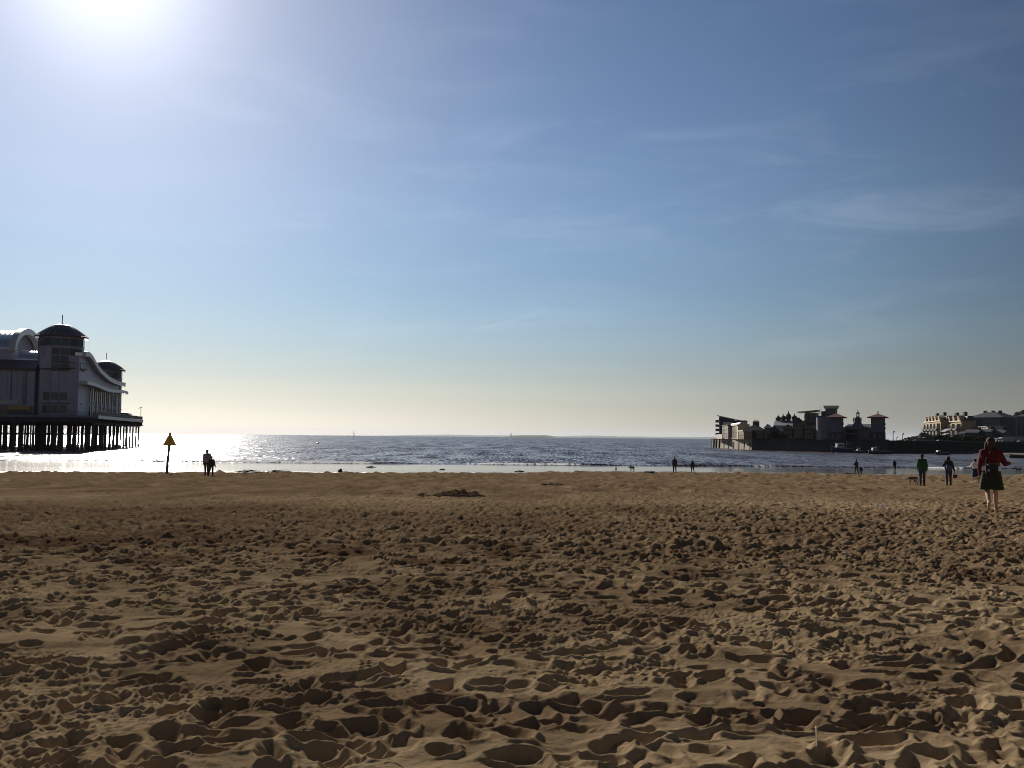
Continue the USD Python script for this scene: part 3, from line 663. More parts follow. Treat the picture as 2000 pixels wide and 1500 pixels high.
isle = obj('island_ground', prism([A0[:2] + [1.15, -1], A1[:2] + [1.3, 1.2], A2[:2] + [-.4, 1.6], A3[:2] + [0, 3], A3[:2] + [0, 60], A0[:2] + [60, 20]], SEA - 2, WT - .02), 'dark_stone', label='flat paved ground of the harbour island', cat='ground', kind='structure')
cz_top = .35
cw = thing('causeway_wall', 'long dark stone causeway wall behind the moored boats', 'sea wall')
wall_run(cw, 'wall', A2 + [.05, 0, 0], A3, SEA - 2, cz_top, 'dark_stone')
wall_run(cw, 'wall', A3, A4, SEA - 2, cz_top, 'dark_stone')
coping(A2 + [.8, .1, 0], A3, cz_top + .17, 'dark_stone', cw); coping(A3, A4, cz_top + .17, 'dark_stone', cw)
# the foreshore: low bank of mud and sand below the causeway
fs = []
for f_ in np.linspace(0, 1, 40):
    P = A2 * (1 - f_) + A4 * f_ if f_ > .6 else (A2 * (1 - f_ / .3) + A3 * (f_ / .3) if f_ < .3 else A3 * (1 - (f_ - .3) / .7) + A4 * ((f_ - .3) / .7))
    w_ = 14 * sstep(.02, .25, f_) + .2
    fs.append([(P[0], P[1] + .2, SEA + .9 * sstep(0, .2, f_)), (P[0] + 1, P[1] - w_ * .6, SEA + .35 * sstep(0, .2, f_)), (P[0] + 2, P[1] - w_, SEA - .05), (P[0] + 2, P[1] - w_ - 3, SEA - .6)])
fs = np.array(fs)
grid_mesh('/World/foreshore', fs, 'foreshore_mud'); tag(stage.GetPrimAtPath('/World/foreshore'), 'brown muddy foreshore below the causeway', 'shore', kind='structure')

# a far building from picture measurements: its two front corners stand at distances D0, D1
def bframe(px0, D0, px1, D1, base):
    P = at_y(px0, 850, D0)
    if D1 is None:                          # front square to the viewpoint's side of the harbour, turned a little towards the town
        th_ = math.atan((( px0 + px1) / 2 - 1000) / FPX) + math.radians(4); D1 = D0 - (px1 - px0) * D0 / FPX * math.sin(th_)
    Q = at_y(px1, 850, D1)
    v = (Q - P)[:2]; w = np.linalg.norm(v); rot = math.atan2(v[1], v[0])
    return (P[0], P[1], base), rot, w
def zof(px, py, D, base): return at_y(px, py, D)[2] - base
def gable(w, d, h, rise, over=.4, along='x'):
    if along == 'x':
        return prism_x([(-over, h + .003), (d + over, h + .003), (d / 2, h + rise)], -over, w + over)
    return prism_y([(-over, h + .003), (w + over, h + .003), (w / 2, h + rise)], -over, d + over)
def hip(w, d, h, rise, over=.5, top=.25):
    r0 = [(-over, -over, h + .003), (w + over, -over, h + .003), (w + over, d + over, h + .003), (-over, d + over, h + .003)]
    i_ = min(w, d) * (.5 - top / 2)
    r1 = [(i_, i_, h + rise), (w - i_, i_, h + rise), (w - i_, d - i_, h + rise), (i_, d - i_, h + rise)]
    return loft([r0, r1])
def wins(parent, w, rows, cols, ww, hh, z_list, y=-.003, x0=None, x1=None, mat='window_glass', sill='grey_render', frame=None):
    x0 = w * .06 if x0 is None else x0; x1 = w * .94 if x1 is None else x1
    for z_ in z_list:
        for c in range(cols):
            xc = x0 + (c + .5) * (x1 - x0) / cols
            o_ = obj('window', box(xc - ww / 2, xc + ww / 2, y - .10, y, z_, z_ + hh), mat, parent)
            obj('sill', box(xc - ww / 2 - .15, xc + ww / 2 + .15, y - .30, y - .103, z_ - .22, z_ - .02), sill, o_)
def building(name, label, px0, D0, px1, D1, base, ptop, depth, mat, cat='building', group=None):
    loc, rot, w = bframe(px0, D0, px1, D1, base)
    t = thing(name, label, cat, loc, rot, group)
    h = zof((px0 + px1) / 2, ptop, (D0 + (D1 or D0)) / 2, base)
    obj('wall', box(0, w, 0, depth, -.02, h), mat, t)
    return t, w, h
B = WT
# 1 modern flats at the seaward end, with a lifted roof and round balconies
loc, rot, w = bframe(1404.5, 460, 1431, None, B)
t = thing('apartment_block', 'dark modern flats with a tilted roof and curved balconies at the seaward end', 'building', loc, rot)
h = zof(1405, 813, 462, B)
obj('wall', prism_y([(0, -.02), (w, -.02), (w, h * .86), (0, h)], .01, 14), 'dark_clad', t)
obj('roof', prism_y([(-.9, h + .10), (w + .6, h * .86 - .05), (w + .6, h * .86 + .3), (-.9, h + .45)], -1.2, 15), 'light_clad', t)
obj('upper_band', box(w * .30, w * .95, -.3, .007, h * .60, h * .74), 'light_clad', t)
obj('window_band', box(w * .30, w * .95, -.12, .007, h * .45, h * .59), 'window_glass', t)
for k in range(4):
    z_ = h * (.16 + .19 * k)
    bl = obj('balcony', trimesh.creation.cylinder(radius=1.5, height=.25, sections=20).apply_translation((-.5, 1.6, z_)), 'dark_clad', t)
    obj('balustrade', cat_([loft([[(-.5 + r_ * math.cos(q), 1.6 + r_ * math.sin(q), z_ + .13 + dz) for r_, dz in ((1.38, 0), (1.46, 0), (1.46, 1.0), (1.38, 1.0))] for q in np.linspace(math.pi * .5, math.pi * 1.6, 14)])]), 'dark_clad', bl)
    obj('window', box(-.12, -.003, 4, 12, z_ + .2, z_ + 2.2), 'window_glass', t)
# stepped wings behind
t, w, h = building('apartment_wing', 'lower stepped wing of flats with sloping white roof edge', 1431.5, 462, 1456, None, B, 821, 12, 'dark_clad')
obj('roof', prism_y([(-.5, h + .5), (w + .5, h - .8), (w + .5, h - .45), (-.5, h + .9)], -.8, 12.5), 'light_clad', t)
wins(t, w, 1, 4, 1.4, 1.6, [h - 4.0])
# 2 pink-grey block, cream block, yellow block along the lit west front
t, w, h = building('pink_terrace', 'pinkish grey terrace block beside the modern flats', 1411, 448, 1422, 425, B, 831.5, 4, 'pink_render')
wins(t, w, 3, 6, 1.0, 1.9, [h * .12, h * .42, h * .70]); obj('roof', box(-.2, w + .2, -.3, 4.2, h + .003, h + .35), 'slate_tile', t)
obj('garden_wall', box(-3, w * .95, -2.6, -2.3, 0, 2.2), 'pink_render', t)
t, w, h = building('cream_terrace', 'cream sunlit terrace with two rows of tall windows', 1422.5, 440, 1441, 400, B, 832, 5, 'cream_render')
wins(t, w, 2, 10, 1.3, 3.6, [h * .10, h * .52]); obj('parapet', box(-.3, w + .3, -.35, 5.2, h + .003, h + .5), 'cream_render', t)
obj('roof', prism_x([(.4, h + .503), (4.6, h + .503), (3.5, h + 1.4), (1.5, h + 1.4)], .3, w - .3), 'silver_roof', t)
t, w, h = building('yellow_house', 'small yellowish house next to the cream terrace', 1443, 398, 1452, 380, B, 842.5, 3.5, 'warm_stone')
wins(t, w, 2, 4, 1.1, 1.6, [h * .08, h * .58], sill='cream_render'); obj('parapet', box(-.2, w + .2, -.3, 3.6, h + .003, h + .45), 'cream_render', t)
# 3 long dark pitched house with a chimney
loc, rot, w = bframe(1453, 390, 1492, None, B); d = 11
t = thing('dark_long_house', 'long dark slate roofed house with a big chimney', 'building', loc, rot)
h = zof(1470, 840, 386, B); rise = zof(1470, 829, 386, B) - h
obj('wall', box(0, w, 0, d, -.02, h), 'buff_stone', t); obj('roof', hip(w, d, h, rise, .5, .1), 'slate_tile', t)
obj('chimney', cat_([box(w * .40, w * .40 + 2.6, d / 2 - .8, d / 2 + .8, h + rise * .5, h + rise + 1.5)] + [bar((w * .40 + .5 + q * .8, d / 2, h + rise + 1.5), (w * .40 + .5 + q * .8, d / 2, h + rise + 2.1), .17, 8) for q in range(3)]), 'buff_stone', t)
wins(t, w, 2, 7, 1.1, 1.7, [h * .15, h * .55])
# 4 gabled cottages with light roofs
for px0, px1, ptop, pe, nm in ((1493, 1505, 828, 836, 'gabled cottage with a pale roof slope left of the trees'), (1503, 1522, 830, 842, 'dark gabled house in front of the white banded hall')):
    loc, rot, w = bframe(px0, 376, px1, None, B); d = 9
    t = thing('gabled_house', nm, 'building', loc, rot)
    h = zof(px0, pe, 374, B); rise = zof(px0, ptop, 374, B) - h
    obj('wall', box(0, w, 0, d, -.02, h), 'buff_stone', t); obj('gable_roof', gable(w, d, h, rise, .35, 'y'), 'silver_roof' if 'pale' in nm else 'slate_tile', t)
    wins(t, w, 2, 2, .9, 1.4, [h * .2, h * .6])
# 5 white banded hall with ornate roof turrets
loc, rot, w = bframe(1513, 420, 1552, None, B); d = 16
t = thing('turreted_hall', 'long hall with silver roof, white window band and three dark turrets', 'building', loc, rot)
h = zof(1530, 830.5, 416, B); rise = zof(1530, 820, 416, B) - h
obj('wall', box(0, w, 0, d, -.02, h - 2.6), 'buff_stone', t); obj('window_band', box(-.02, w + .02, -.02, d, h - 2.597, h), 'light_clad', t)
for c in range(12):
    obj('window', box(w * (c + .25) / 12, w * (c + .75) / 12, -.10, -.023, h - 2.2, h - .3), 'window_glass', t)
obj('roof', gable(w, d, h, rise, .5), 'silver_roof', t)
for f_, s_ in ((.10, .75), (.36, .85), (.62, 1.25), (.93, .9)):
    x = w * f_; z0 = h + rise - .3
    prof = [(.9, z0), (.9, z0 + .6 * s_), (1.25, z0 + .7 * s_), (1.2, z0 + 1.5 * s_), (1.4, z0 + 1.65 * s_), (.9, z0 + 2.4 * s_), (.25, z0 + 3.0 * s_), (.06, z0 + 4.0 * s_)]
    obj('turret', loft([[(x + r_ * math.cos(q), d / 2 + r_ * math.sin(q), z_) for q in np.linspace(0, 2 * math.pi, 10, endpoint=False)] for r_, z_ in prof]), 'dark_timber', t)
# 6 dark bathhouse with curved gables on the waterfront
def curved_gable(w, h, rise):
    xs = np.linspace(0, w, 25); u = np.abs(xs / w - .5) * 2
    zs = h + rise * np.where(u < .35, .72 + .28 * np.sqrt(np.clip(1 - (u / .35) ** 2, 0, 1)), np.where(u < .62, .72 - .42 * sstep(.35, .62, u), .30 * (1 - sstep(.62, 1.0, u))))
    return [(0, -.02)] + list(zip(xs, zs)) + [(w, -.02)]
for px0, px1, ptop, pe, D0, nm in ((1530, 1548, 829, 836, 366, 'low dark stone bathhouse wing with a curved gable'), (1549, 1570, 815.5, 826, 360, 'tall dark stone bathhouse with a curved gable'), (1570.5, 1590, 829.5, 835, 355, 'dark stone waterfront house right of the curved gables')):
    loc, rot, w = bframe(px0, D0, px1, None, B); d = 12
    t = thing('bathhouse', nm, 'building', loc, rot)
    h = zof(px0, pe, D0, B); rise = zof(px0, ptop, D0, B) - h
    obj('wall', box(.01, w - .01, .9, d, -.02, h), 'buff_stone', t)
    obj('gable_front', prism_y(curved_gable(w, h, rise), 0, .897), 'buff_stone', t)
    obj('roof', prism_y([(-.2, h + .003), (w + .2, h + .003), (w / 2, h + rise * .8)], .9, d), 'red_tile' if 'tall' in nm else 'slate_tile', t)
    wins(t, w, 2, 3, 1.0, 1.9, [h * .12, h * .45, h * .74])
    obj('string_course', box(-.05, w + .05, -.18, -.003, h * .66, h * .69), 'grey_render', t)
# 7 modern flats behind with a thin oversailing roof
t, w, h = building('white_flats', 'white modern flats with a thin oversailing roof above the bathhouse', 1570, 392, 1595, None, B, 820.5, 12, 'light_clad')
obj('penthouse', box(.4, w - .2, 1, 12, h + .003, h + 3.2), 'warm_stone', t)
obj('roof', prism_y([(-2.6, h + 3.2), (w + .5, h + 3.9), (w + .5, h + 4.3), (-2.6, h + 3.5)], -.8, 13), 'light_clad', t)
wins(t, w, 1, 6, 1.2, 1.8, [h * .55, h * .8]); wins(t, w, 1, 6, 1.1, 2.0, [h + .6], y=.997)
obj('balcony', box(0, w, -1.3, -.003, h * .74, h * .75 + .9), 'red_tile', t)
# 8 tall blue-grey block with stair tower
t, w, h = building('tall_block', 'tall blue grey block with a round stair drum and rooftop tower', 1592.5, 352, 1622, None, B, 812.5, 16, 'blue_grey_clad')
obj('stair_drum', trimesh.creation.cylinder(radius=2.4, height=h * .93, sections=24).apply_translation((w * .52, -.6, h * .465)), 'grey_render', t, smooth=30)
tw = obj('rooftop_tower', box(w * .62, w * .62 + 4.0, 3, 8, h + .003, zof(1617, 797, 348, B)), 'blue_grey_clad', t)
z_ = zof(1617, 797, 348, B)
obj('tower_cap', prism_y([(w * .62 - .3, z_ + .003), (w * .62 + 4.3, z_ + .003), (w * .62 + 4.7, z_ + 1.1), (w * .62 - .7, z_ + 1.1)], 2.6, 8.4), 'light_clad', tw)
obj('plant_room', box(w * .36, w * .60, 3, 8, h + .003, zof(1605, 802, 348, B)), 'dark_clad', t)
obj('aerial_frame', cat_([bar((w * (.16 + q * .08), 4, h), (w * (.16 + q * .08), 4, h + 2.2 + q * .6), .07, 5) for q in range(3)] + [bar((w * .1, 4, h + 1.2), (w * .34, 4, h + 1.6), .05, 5)]), 'steel_white', t)
wins(t, w, 1, 3, .9, 1.3, [h * .2, h * .42, h * .62, h * .8], x0=w * .02, x1=w * .36)
# 9 theatre: two square towers with red pyramid roofs and a low gabled hall
def pyramid_tower(px0, px1, D, pe, pa, lab, w_scale=1.0):
    loc, rot, w = bframe(px0, D, px1, D - 2, B)
    t = thing('theatre_tower', lab, 'tower', loc, rot, 'pair of theatre towers')
    h = zof(px1, pe, D, B); rise = zof(px1, pa, D, B) - h
    obj('lower_wall', box(-.1, w + .1, -.1, w + .1, -.02, h * .36), 'dark_clad', t); obj('wall', box(0, w, 0, w, h * .36 + .003, h), 'blue_grey_clad', t)
    o_ = 1.15
    obj('roof', loft([[(-o_, -o_, h + .003), (w + o_, -o_, h + .003), (w + o_, w + o_, h + .003), (-o_, w + o_, h + .003)], [(-o_, -o_, h + .3), (w + o_, -o_, h + .3), (w + o_, w + o_, h + .3), (-o_, w + o_, h + .3)], [(w / 2 - .15, w / 2 - .15, h + rise), (w / 2 + .15, w / 2 - .15, h + rise), (w / 2 + .15, w / 2 + .15, h + rise), (w / 2 - .15, w / 2 + .15, h + rise)]]), 'red_tile', t)
    obj('finial', cat_([bar((w / 2, w / 2, h + rise - .1), (w / 2, w / 2, h + rise + 1.0), .14, 6), trimesh.creation.icosphere(1, .28).apply_translation((w / 2, w / 2, h + rise + .45))]), 'steel_dark', t)
    wins(t, w, 1, 3, .9, 1.0, [h * .78], x0=w * .15, x1=w * .85); wins(t, w, 1, 2, .8, 1.6, [h * .10], y=-.103)
    for z_ in (h * .52, h * .70): obj('wall_light', box(w + .003, w + .5, w * .3, w * .3 + .5, z_, z_ + .5), 'steel_dark', t)
    return t, w, h, rise
pyramid_tower(1620.5, 1644, 338, 816.5, 807.5, 'left theatre tower, red pyramid roof, joined to the tall block')
pyramid_tower(1701.5, 1726.5, 330, 816.5, 808, 'right theatre tower, red pyramid roof, standing clear against the sky')
loc, rot, w = bframe(1645, 346, 1701, 340, B); d = 14
t = thing('theatre_hall', 'theatre hall with central gable and lantern between two towers', 'building', loc, rot)
h = zof(1670, 838.5, 343, B); rise = zof(1670, 827.5, 343, B) - h; gr = zof(1670, 819.5, 343, B) - h
obj('wall', box(0, w, 0, d, -.02, h), 'dark_clad', t)
obj('roof', prism_x([(-.6, h + .003), (d, h + .003), (d, h + rise), (d * .62, h + rise)], -.2, w + .2), 'slate_tile', t)
xs = np.linspace(0, 1, 13); gp = [(w * .5 + (q - .5) * w * .46, h + .02 + gr * (1 - abs(q - .5) * 2) ** 1.35) for q in xs]
obj('gable_front', prism_y([(w * .27, h * .99)] + gp + [(w * .73, h * .99)], -.9, 5.0), 'blue_grey_clad', t)
ln = obj('lantern_base', box(w * .5 - .95, w * .5 + .95, 1.2, 3.1, h + gr * .6, h + gr + .75), 'blue_grey_clad', t)
zt = h + gr + .75; yc = 2.15
ring = lambda r_, z_: [(w * .5 + r_ * math.cos(q), yc + r_ * math.sin(q), z_) for q in np.linspace(0, 2 * math.pi, 12, endpoint=False)]
obj('lantern', loft([ring(.66, zt + .003), ring(.66, zt + .5)]), 'dark_clad', ln)
for q in np.linspace(0, 2 * math.pi, 6, endpoint=False):
    obj('lantern_post', bar((w * .5 + .55 * math.cos(q), yc + .55 * math.sin(q), zt + .503), (w * .5 + .55 * math.cos(q), yc + .55 * math.sin(q), zt + 1.45), .06, 6), 'steel_dark', ln)
obj('lantern_cap', loft([ring(.80, zt + 1.453), ring(.78, zt + 1.55), ring(.42, zt + 2.0), ring(.10, zt + 2.3), ring(.05, zt + 3.1)]), 'dark_timber', ln)
for q in (-1, 1): obj('urn', loft([[(w * .5 + q * 1.35 + r_ * math.cos(u), 1.4 + r_ * math.sin(u), z_) for u in np.linspace(0, 2 * math.pi, 8, endpoint=False)] for r_, z_ in ((.18, h + gr * .75), (.25, h + gr + .3), (.12, h + gr + .55), (.18, h + gr + .75), (.03, h + gr + .95))]), 'light_clad', ln)
obj('fascia', box(0, w, -.5, -.003, h * .56, h * .60), 'grey_render', t)
wins(t, w, 1, 9, 1.5, 2.0, [h * .68]); wins(t, w, 1, 8, 1.5, 2.2, [h * .12])
# bushes and low clutter on the island front
def blob_mesh(seed, rx, ry, rz, n=3, rough_=.35):
    m_ = trimesh.creation.icosphere(n, 1.0)
    v = m_.vertices; k = 1 + rough_ * (meshkit.noise(v * 2.1 + seed % 97, seed) - .5) * 2
    k = k + .25 * (meshkit.noise(v * 6.5 + seed % 89, seed + 9) - .5)
    m_.vertices = v * np.asarray(k)[:, None] * [rx, ry, rz]; return m_
def leafy(name, lab, cat, c, rx, ry, rz, seed, nleaf=500, mat='scrub', trunk=True, group=None):
    """crown of leaf clumps on a short trunk"""
    r = np.random.default_rng(seed)
    t = thing(name, lab, cat, c, 0, group)
    if trunk: obj('trunk', loft([[(r_ * math.cos(q), r_ * math.sin(q), z_) for q in np.linspace(0, 2 * math.pi, 8, endpoint=False)] for r_, z_ in ((rx * .10, -.3), (rx * .07, rz * .6), (rx * .03, rz * 1.2))]), 'dark_timber', t)
    u = r.normal(size=(nleaf, 3)); u /= np.linalg.norm(u, axis=1)[:, None]
    rad = r.uniform(.55, 1.0, nleaf) * (1 + .35 * (meshkit.noise(u * 2.2 + seed, seed) - .5) * 2)
    p = u * rad[:, None] * [rx, ry, rz] + [0, 0, rz * 1.0]
    s_ = r.uniform(.5, 1.0, nleaf) * max(rx, rz) * .16
    d1 = r.normal(size=(nleaf, 3)); d1 /= np.linalg.norm(d1, axis=1)[:, None]
    d2 = np.cross(d1, r.normal(size=(nleaf, 3))); d2 /= np.linalg.norm(d2, axis=1)[:, None]
    V = np.stack([p + d1 * s_[:, None], p - .5 * d1 * s_[:, None] + .8 * d2 * s_[:, None], p - .5 * d1 * s_[:, None] - .8 * d2 * s_[:, None], p + np.cross(d1, d2) * s_[:, None] * .6], 1).reshape(-1, 3)
    i = np.arange(nleaf)[:, None] * 4
    F = np.concatenate([i + [0, 1, 2], i + [0, 1, 3], i + [1, 2, 3], i + [0, 2, 3]])
    cr = cat_([trimesh.Trimesh(V, F, process=False), blob_mesh(seed, rx * .72, ry * .72, rz * .72, 3).apply_translation((0, 0, rz))])
    obj('crown', cr, mat, t); return t
for k, (px, py, r_, lab) in enumerate(((1509, 845, 3.2, 'dark bush at the foot of the pale roofed cottage'), (1518, 846, 2.6, 'small dark bush before the gabled house'), (1527, 848, 2.2, 'dark bush left of the low bathhouse wing'))):
    c = at_y(px, 855, 362 - k); leafy('bush', lab, 'bush', (c[0], c[1], B), r_ * .6, r_ * .6, r_ * .55, 40 + k, 260)
# lamp posts on the causeway
for px, pt, D, nm in ((1744.5, 841.5, 352, 'tallest of the three causeway lamp posts'), (1751.5, 852.5, 470, 'smallest of the three causeway lamp posts'), (1763, 846, 372, 'right of the three causeway lamp posts, with a round head')):
    c = at_y(px, 860, D); zt = at_y(px, pt, D)[2]
    t = thing('lamp_post', nm, 'lamp post', (c[0], c[1], cz_top - .05), 0, 'lamp posts along the causeway')
    obj('post', bar((0, 0, 0), (0, 0, zt - cz_top - .5), .13, 6), 'steel_dark', t)
    obj('lamp_head', cat_([bar((0, 0, zt - cz_top - .55), (.5, 0, zt - cz_top - .3), .09, 6), trimesh.creation.icosphere(1, .34).apply_translation((.35, 0, zt - cz_top - .25))]), 'steel_dark', t)

# ------------------------------------------------------------------ the headland and the town at the right edge
HX = np.linspace(135, 900, 110); HY = np.r_[np.linspace(338, 720, 60), np.linspace(760, 1500, 16)]
hx, hy = np.meshgrid(HX, HY)
front = np.interp(hx, [135, 186, 330, 900], [352, 341, 355, 420])
az_ = hx / hy
rise_ = sstep(0, 1, (hy - front) / 90)
pla = 1.0 + 4.0 * sstep(430, 520, hy) * sstep(.405, .45, az_)
hill = 15 * sstep(.515, .565, az_) * sstep(540, 660, hy) + 10 * sstep(.555, .75, az_) * sstep(600, 760, hy)
hzz = np.where(hy < front + 2, SEA - 2, cz_top - .05 + (pla - 1.0) * 1.0 + hill)
hzz = np.where((az_ < .40) & (hy > 480), SEA - 2 , hzz)
hzz += (meshkit.noise(np.stack([hx / 14, hy / 14, 0 * hx], -1), 77) - .5) * 1.2 * (hy > 430) * (hill + pla > 2)
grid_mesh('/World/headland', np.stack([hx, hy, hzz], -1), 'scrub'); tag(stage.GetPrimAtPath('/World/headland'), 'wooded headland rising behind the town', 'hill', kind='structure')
from scipy.interpolate import RegularGridInterpolator
_hz = RegularGridInterpolator((HY, HX), hzz, bounds_error=False, fill_value=0)
def head_z(x, y): return float(_hz([[y, x]])[0])
# rocks and scrub where the causeway meets the town
for k, (px, D, rx, rz, lab) in enumerate(((1772, 400, 2.6, 1.7, 'rounded dark rock at the left end of the rocky bank'), (1781, 398, 3.0, 1.3, 'low dark rock second from the left of the rocky bank'), (1790, 402, 3.6, 1.9, 'broad dark rock in the middle of the rocky bank'), (1800, 406, 4.2, 2.6, 'large dark rock below the stone hotel'))):
    c = at_y(px, 860, D)
    g_ = obj('rock', blob_mesh(60 + k, rx, rx * .8, rz, 3, .5).apply_translation((c[0], c[1], cz_top + rz * .35)), 'rock', label=lab, cat='rock', group='rocks on the bank below the hotel')
SHRUB_LABELS = ['dark shrub at the left end of the bank, beside the large rock', 'dark shrub on the bank below the left end of the hotel', 'dark shrub on the bank just left of the white annex', 'dark shrub on the bank just right of the white annex',
    'dark shrub on the bank above the blue causeway car', 'dark shrub on the bank below the hotel awnings', 'dark shrub on the bank below the right hotel block', 'dark shrub on the bank just left of the white cottage',
    'dark shrub on the bank before the white cottage', 'dark shrub before the left end of the grey terrace', 'dark shrub before the second grey terrace house', 'dark shrub before the gap in the grey terrace', 'dark shrub before the third grey terrace house', 'dark shrub at the right end of the bank by the small white beach building']
for k in range(14):
    px = 1806 + k * 9; c = at_y(px, 858, 412 + 6 * (k % 3))
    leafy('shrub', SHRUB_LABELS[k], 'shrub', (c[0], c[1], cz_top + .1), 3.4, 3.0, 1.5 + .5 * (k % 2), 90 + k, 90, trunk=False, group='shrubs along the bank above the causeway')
TB = 3.2
# sunlit stone hotel in two parts
def hotel(px0, D0, px1, D1, ptop, nb, lab, base=TB, depth=7):
    loc, rot, w = bframe(px0, D0, px1, D1, base)
    t = thing('stone_hotel', lab, 'building', loc, rot, 'pair of stone hotel blocks')
    h = zof((px0 + px1) / 2, ptop, (D0 + D1) / 2, base)
    obj('wall', box(0, w, 0, depth, -1.5, h), 'warm_stone', t)
    bw = w / nb
    for k in range(nb):
        xc = (k + .5) * bw
        by = obj('bay', prism([(xc - bw * .36, -.003), (xc - bw * .2, -1.5), (xc + bw * .2, -1.5), (xc + bw * .36, -.003)], -1.5, h - 1.6), 'warm_stone', t)
        for z_ in np.arange(.8, h - 3, 3.4):
            obj('window', box(xc - bw * .15, xc + bw * .15, -1.62, -1.503, z_, z_ + 2.0), 'window_glass', by)
        obj('dormer', cat_([box(xc - bw * .2, xc + bw * .2, -.2, 2.5, h + .003, h + 1.6), prism_y([(xc - bw * .26, h + 1.603), (xc + bw * .26, h + 1.603), (xc, h + 2.7)], -.4, 2.7)]), 'warm_stone', t)
        obj('balcony', box(xc - bw * .36, xc + bw * .36, -2.3, -1.623, 3.7, 4.6), 'steel_dark', t)
    for z_ in (h * .33, h * .66): obj('string_course', box(-.1, w + .1, -.2, -.003, z_, z_ + .3), 'cream_render', t)
    obj('cornice', box(-.3, w + .3, -.5, -.003, h - .5, h - .003), 'cream_render', t)
    obj('roof', loft([[(.1, 2.6, h + .003), (w - .1, 2.6, h + .003), (w - .1, depth - .1, h + .003), (.1, depth - .1, h + .003)], [(w * .04, 3.4, h + 2.4), (w * .96, 3.4, h + 2.4), (w * .96, depth - 1, h + 2.4), (w * .04, depth - 1, h + 2.4)]]), 'slate_tile', t)
    for f_ in (.28, .7): obj('chimney', box(w * f_, w * f_ + 3.0, 3.6, 5, h + 2.403, h + 4.6), 'dark_stone', t)
    return t
hotel(1806, 535, 1838, 486, 822.5, 5, 'sunlit stone hotel block with bays, the left one of the pair')
hotel(1841, 496, 1878, 466, 822.5, 4, 'sunlit stone hotel block with bays, the right one of the pair')
t, w, h = building('white_annex', 'small white flat roofed annex at the foot of the hotel', 1814, 470, 1825, 458, cz_top, 851, 6, 'light_clad'); wins(t, w, 1, 3, 1.0, 1.3, [h * .55]); obj('roof', box(-.2, w + .2, -.2, 6.2, h + .003, h + .3), 'slate_tile', t)
for px0, px1, py, lab in ((1842, 1852, 840, 'upper white awning over the hotel terrace'), (1841, 1852, 848.5, 'lower white awning over the hotel terrace')):
    loc, rot, w = bframe(px0, 462, px1, 458, 0)
    t = thing('awning', lab, 'awning', (loc[0], loc[1], 0), rot); z_ = at_y(px0, py, 460)[2]
    obj('canvas', prism_x([(-1.6, z_ - .9), (1.2, z_ + .5), (1.2, z_ + .65), (-1.6, z_ - .75)], 0, w), 'hull_white', t)
    for x in (.2, w - .2): obj('post', bar((x, -1.3, cz_top - .5), (x, -1.3, z_ - .8), .07), 'steel_dark', t)
t, w, h = building('dark_villa', 'dark flat roofed building between the hotel and the blue grey hall', 1879, 500, 1896, 496, TB, 819.5, 12, 'dark_clad'); wins(t, w, 1, 5, 1.2, 1.8, [h * .2, h * .5, h * .75]); obj('roof', box(-.3, w + .3, -.3, 12.3, h + .003, h + .4), 'slate_tile', t)
loc, rot, w = bframe(1894, 560, 1958, 545, 6.0)
t = thing('large_hall', 'large dark building with a long hipped roof on the hillside', 'building', loc, rot); h = zof(1925, 815, 552, 6.0)
obj('wall', box(0, w, 0, 22, -4, h), 'dark_clad', t); obj('roof', hip(w, 22, h, 3.2, .8, .3), 'slate_tile', t); wins(t, w, 1, 10, 1.4, 2.2, [h * .3, h * .55, h * .78])
for f_ in (.2, .45, .66): obj('chimney', box(w * f_, w * f_ + 1.6, 10, 11.4, h + 2.5, h + 4.2), 'dark_stone', t)
loc, rot, w = bframe(1904, 470, 1929, 436, 7.5)
t = thing('sunlit_bungalow', 'low sunlit cream building on the slope below the large hall', 'building', loc, rot)
obj('wall', box(0, w, 0, 7, -5, zof(1915, 834.5, 452, 7.5)), 'cream_render', t); h = zof(1915, 834.5, 452, 7.5); wins(t, w, 1, 7, 1.6, h * .45, [h * .3]); obj('roof', box(-.4, w + .4, -.5, 7.4, h + .003, h + .35), 'silver_roof', t)
t, w, h = building('white_cottage', 'narrow white rendered house at the end of the grey terrace', 1871, 430, 1882, 428, cz_top, 846.5, 9, 'light_clad'); wins(t, w, 2, 2, .8, 1.2, [h * .15, h * .6]); obj('roof', gable(w, 9, h, .9), 'slate_tile', t)
for k, (a_, b_, pt) in enumerate(((1883, 1909, 845), (1909.5, 1932, 844), (1932.5, 1960, 845.5))):
    lab = ['grey terrace house next to the white cottage', 'grey terrace house in the middle of its row', 'grey terrace house at the right end of its row'][k]
    t, w, h = building('grey_terrace', lab, a_, 430, b_, 426, cz_top, pt, 10, 'blue_grey_clad', group='row of grey terrace houses')
    wins(t, w, 2, 5, 1.0, 1.5, [h * .14, h * .58]); obj('roof', gable(w, 10, h, 1.6), 'slate_tile', t)
    obj('chimney', box(w * .8, w * .8 + 1.2, 4.4, 5.6, h + 1.2, h + 2.6), 'dark_stone', t)
t, w, h = building('grey_tower_block', 'tall grey building with many windows at the right edge', 1984, 470, 2030, 462, TB, 813, 16, 'grey_render'); wins(t, w, 1, 5, 1.1, 1.7, [h * f_ for f_ in (.12, .3, .48, .66, .84)]); obj('roof', hip(w, 16, h, 1.5, .5, .3), 'slate_tile', t)
for a_, b_, lab in ((1944, 1957, 'small low white beach building left of its longer twin'), (1958.5, 2040, 'long low white beach building beside the causeway road')):
    t, w, h = building('white_pavilion', lab, a_, 366, b_, 362, cz_top, 856.5 if b_ < 1990 else 855, 5, 'light_clad'); obj('roof', box(-.3, w + .3, -.4, 5.3, h + .003, h + .22), 'silver_roof', t)
    wins(t, w, 1, max(2, int(w / 2.6)), 1.0, .8, [h * .42])
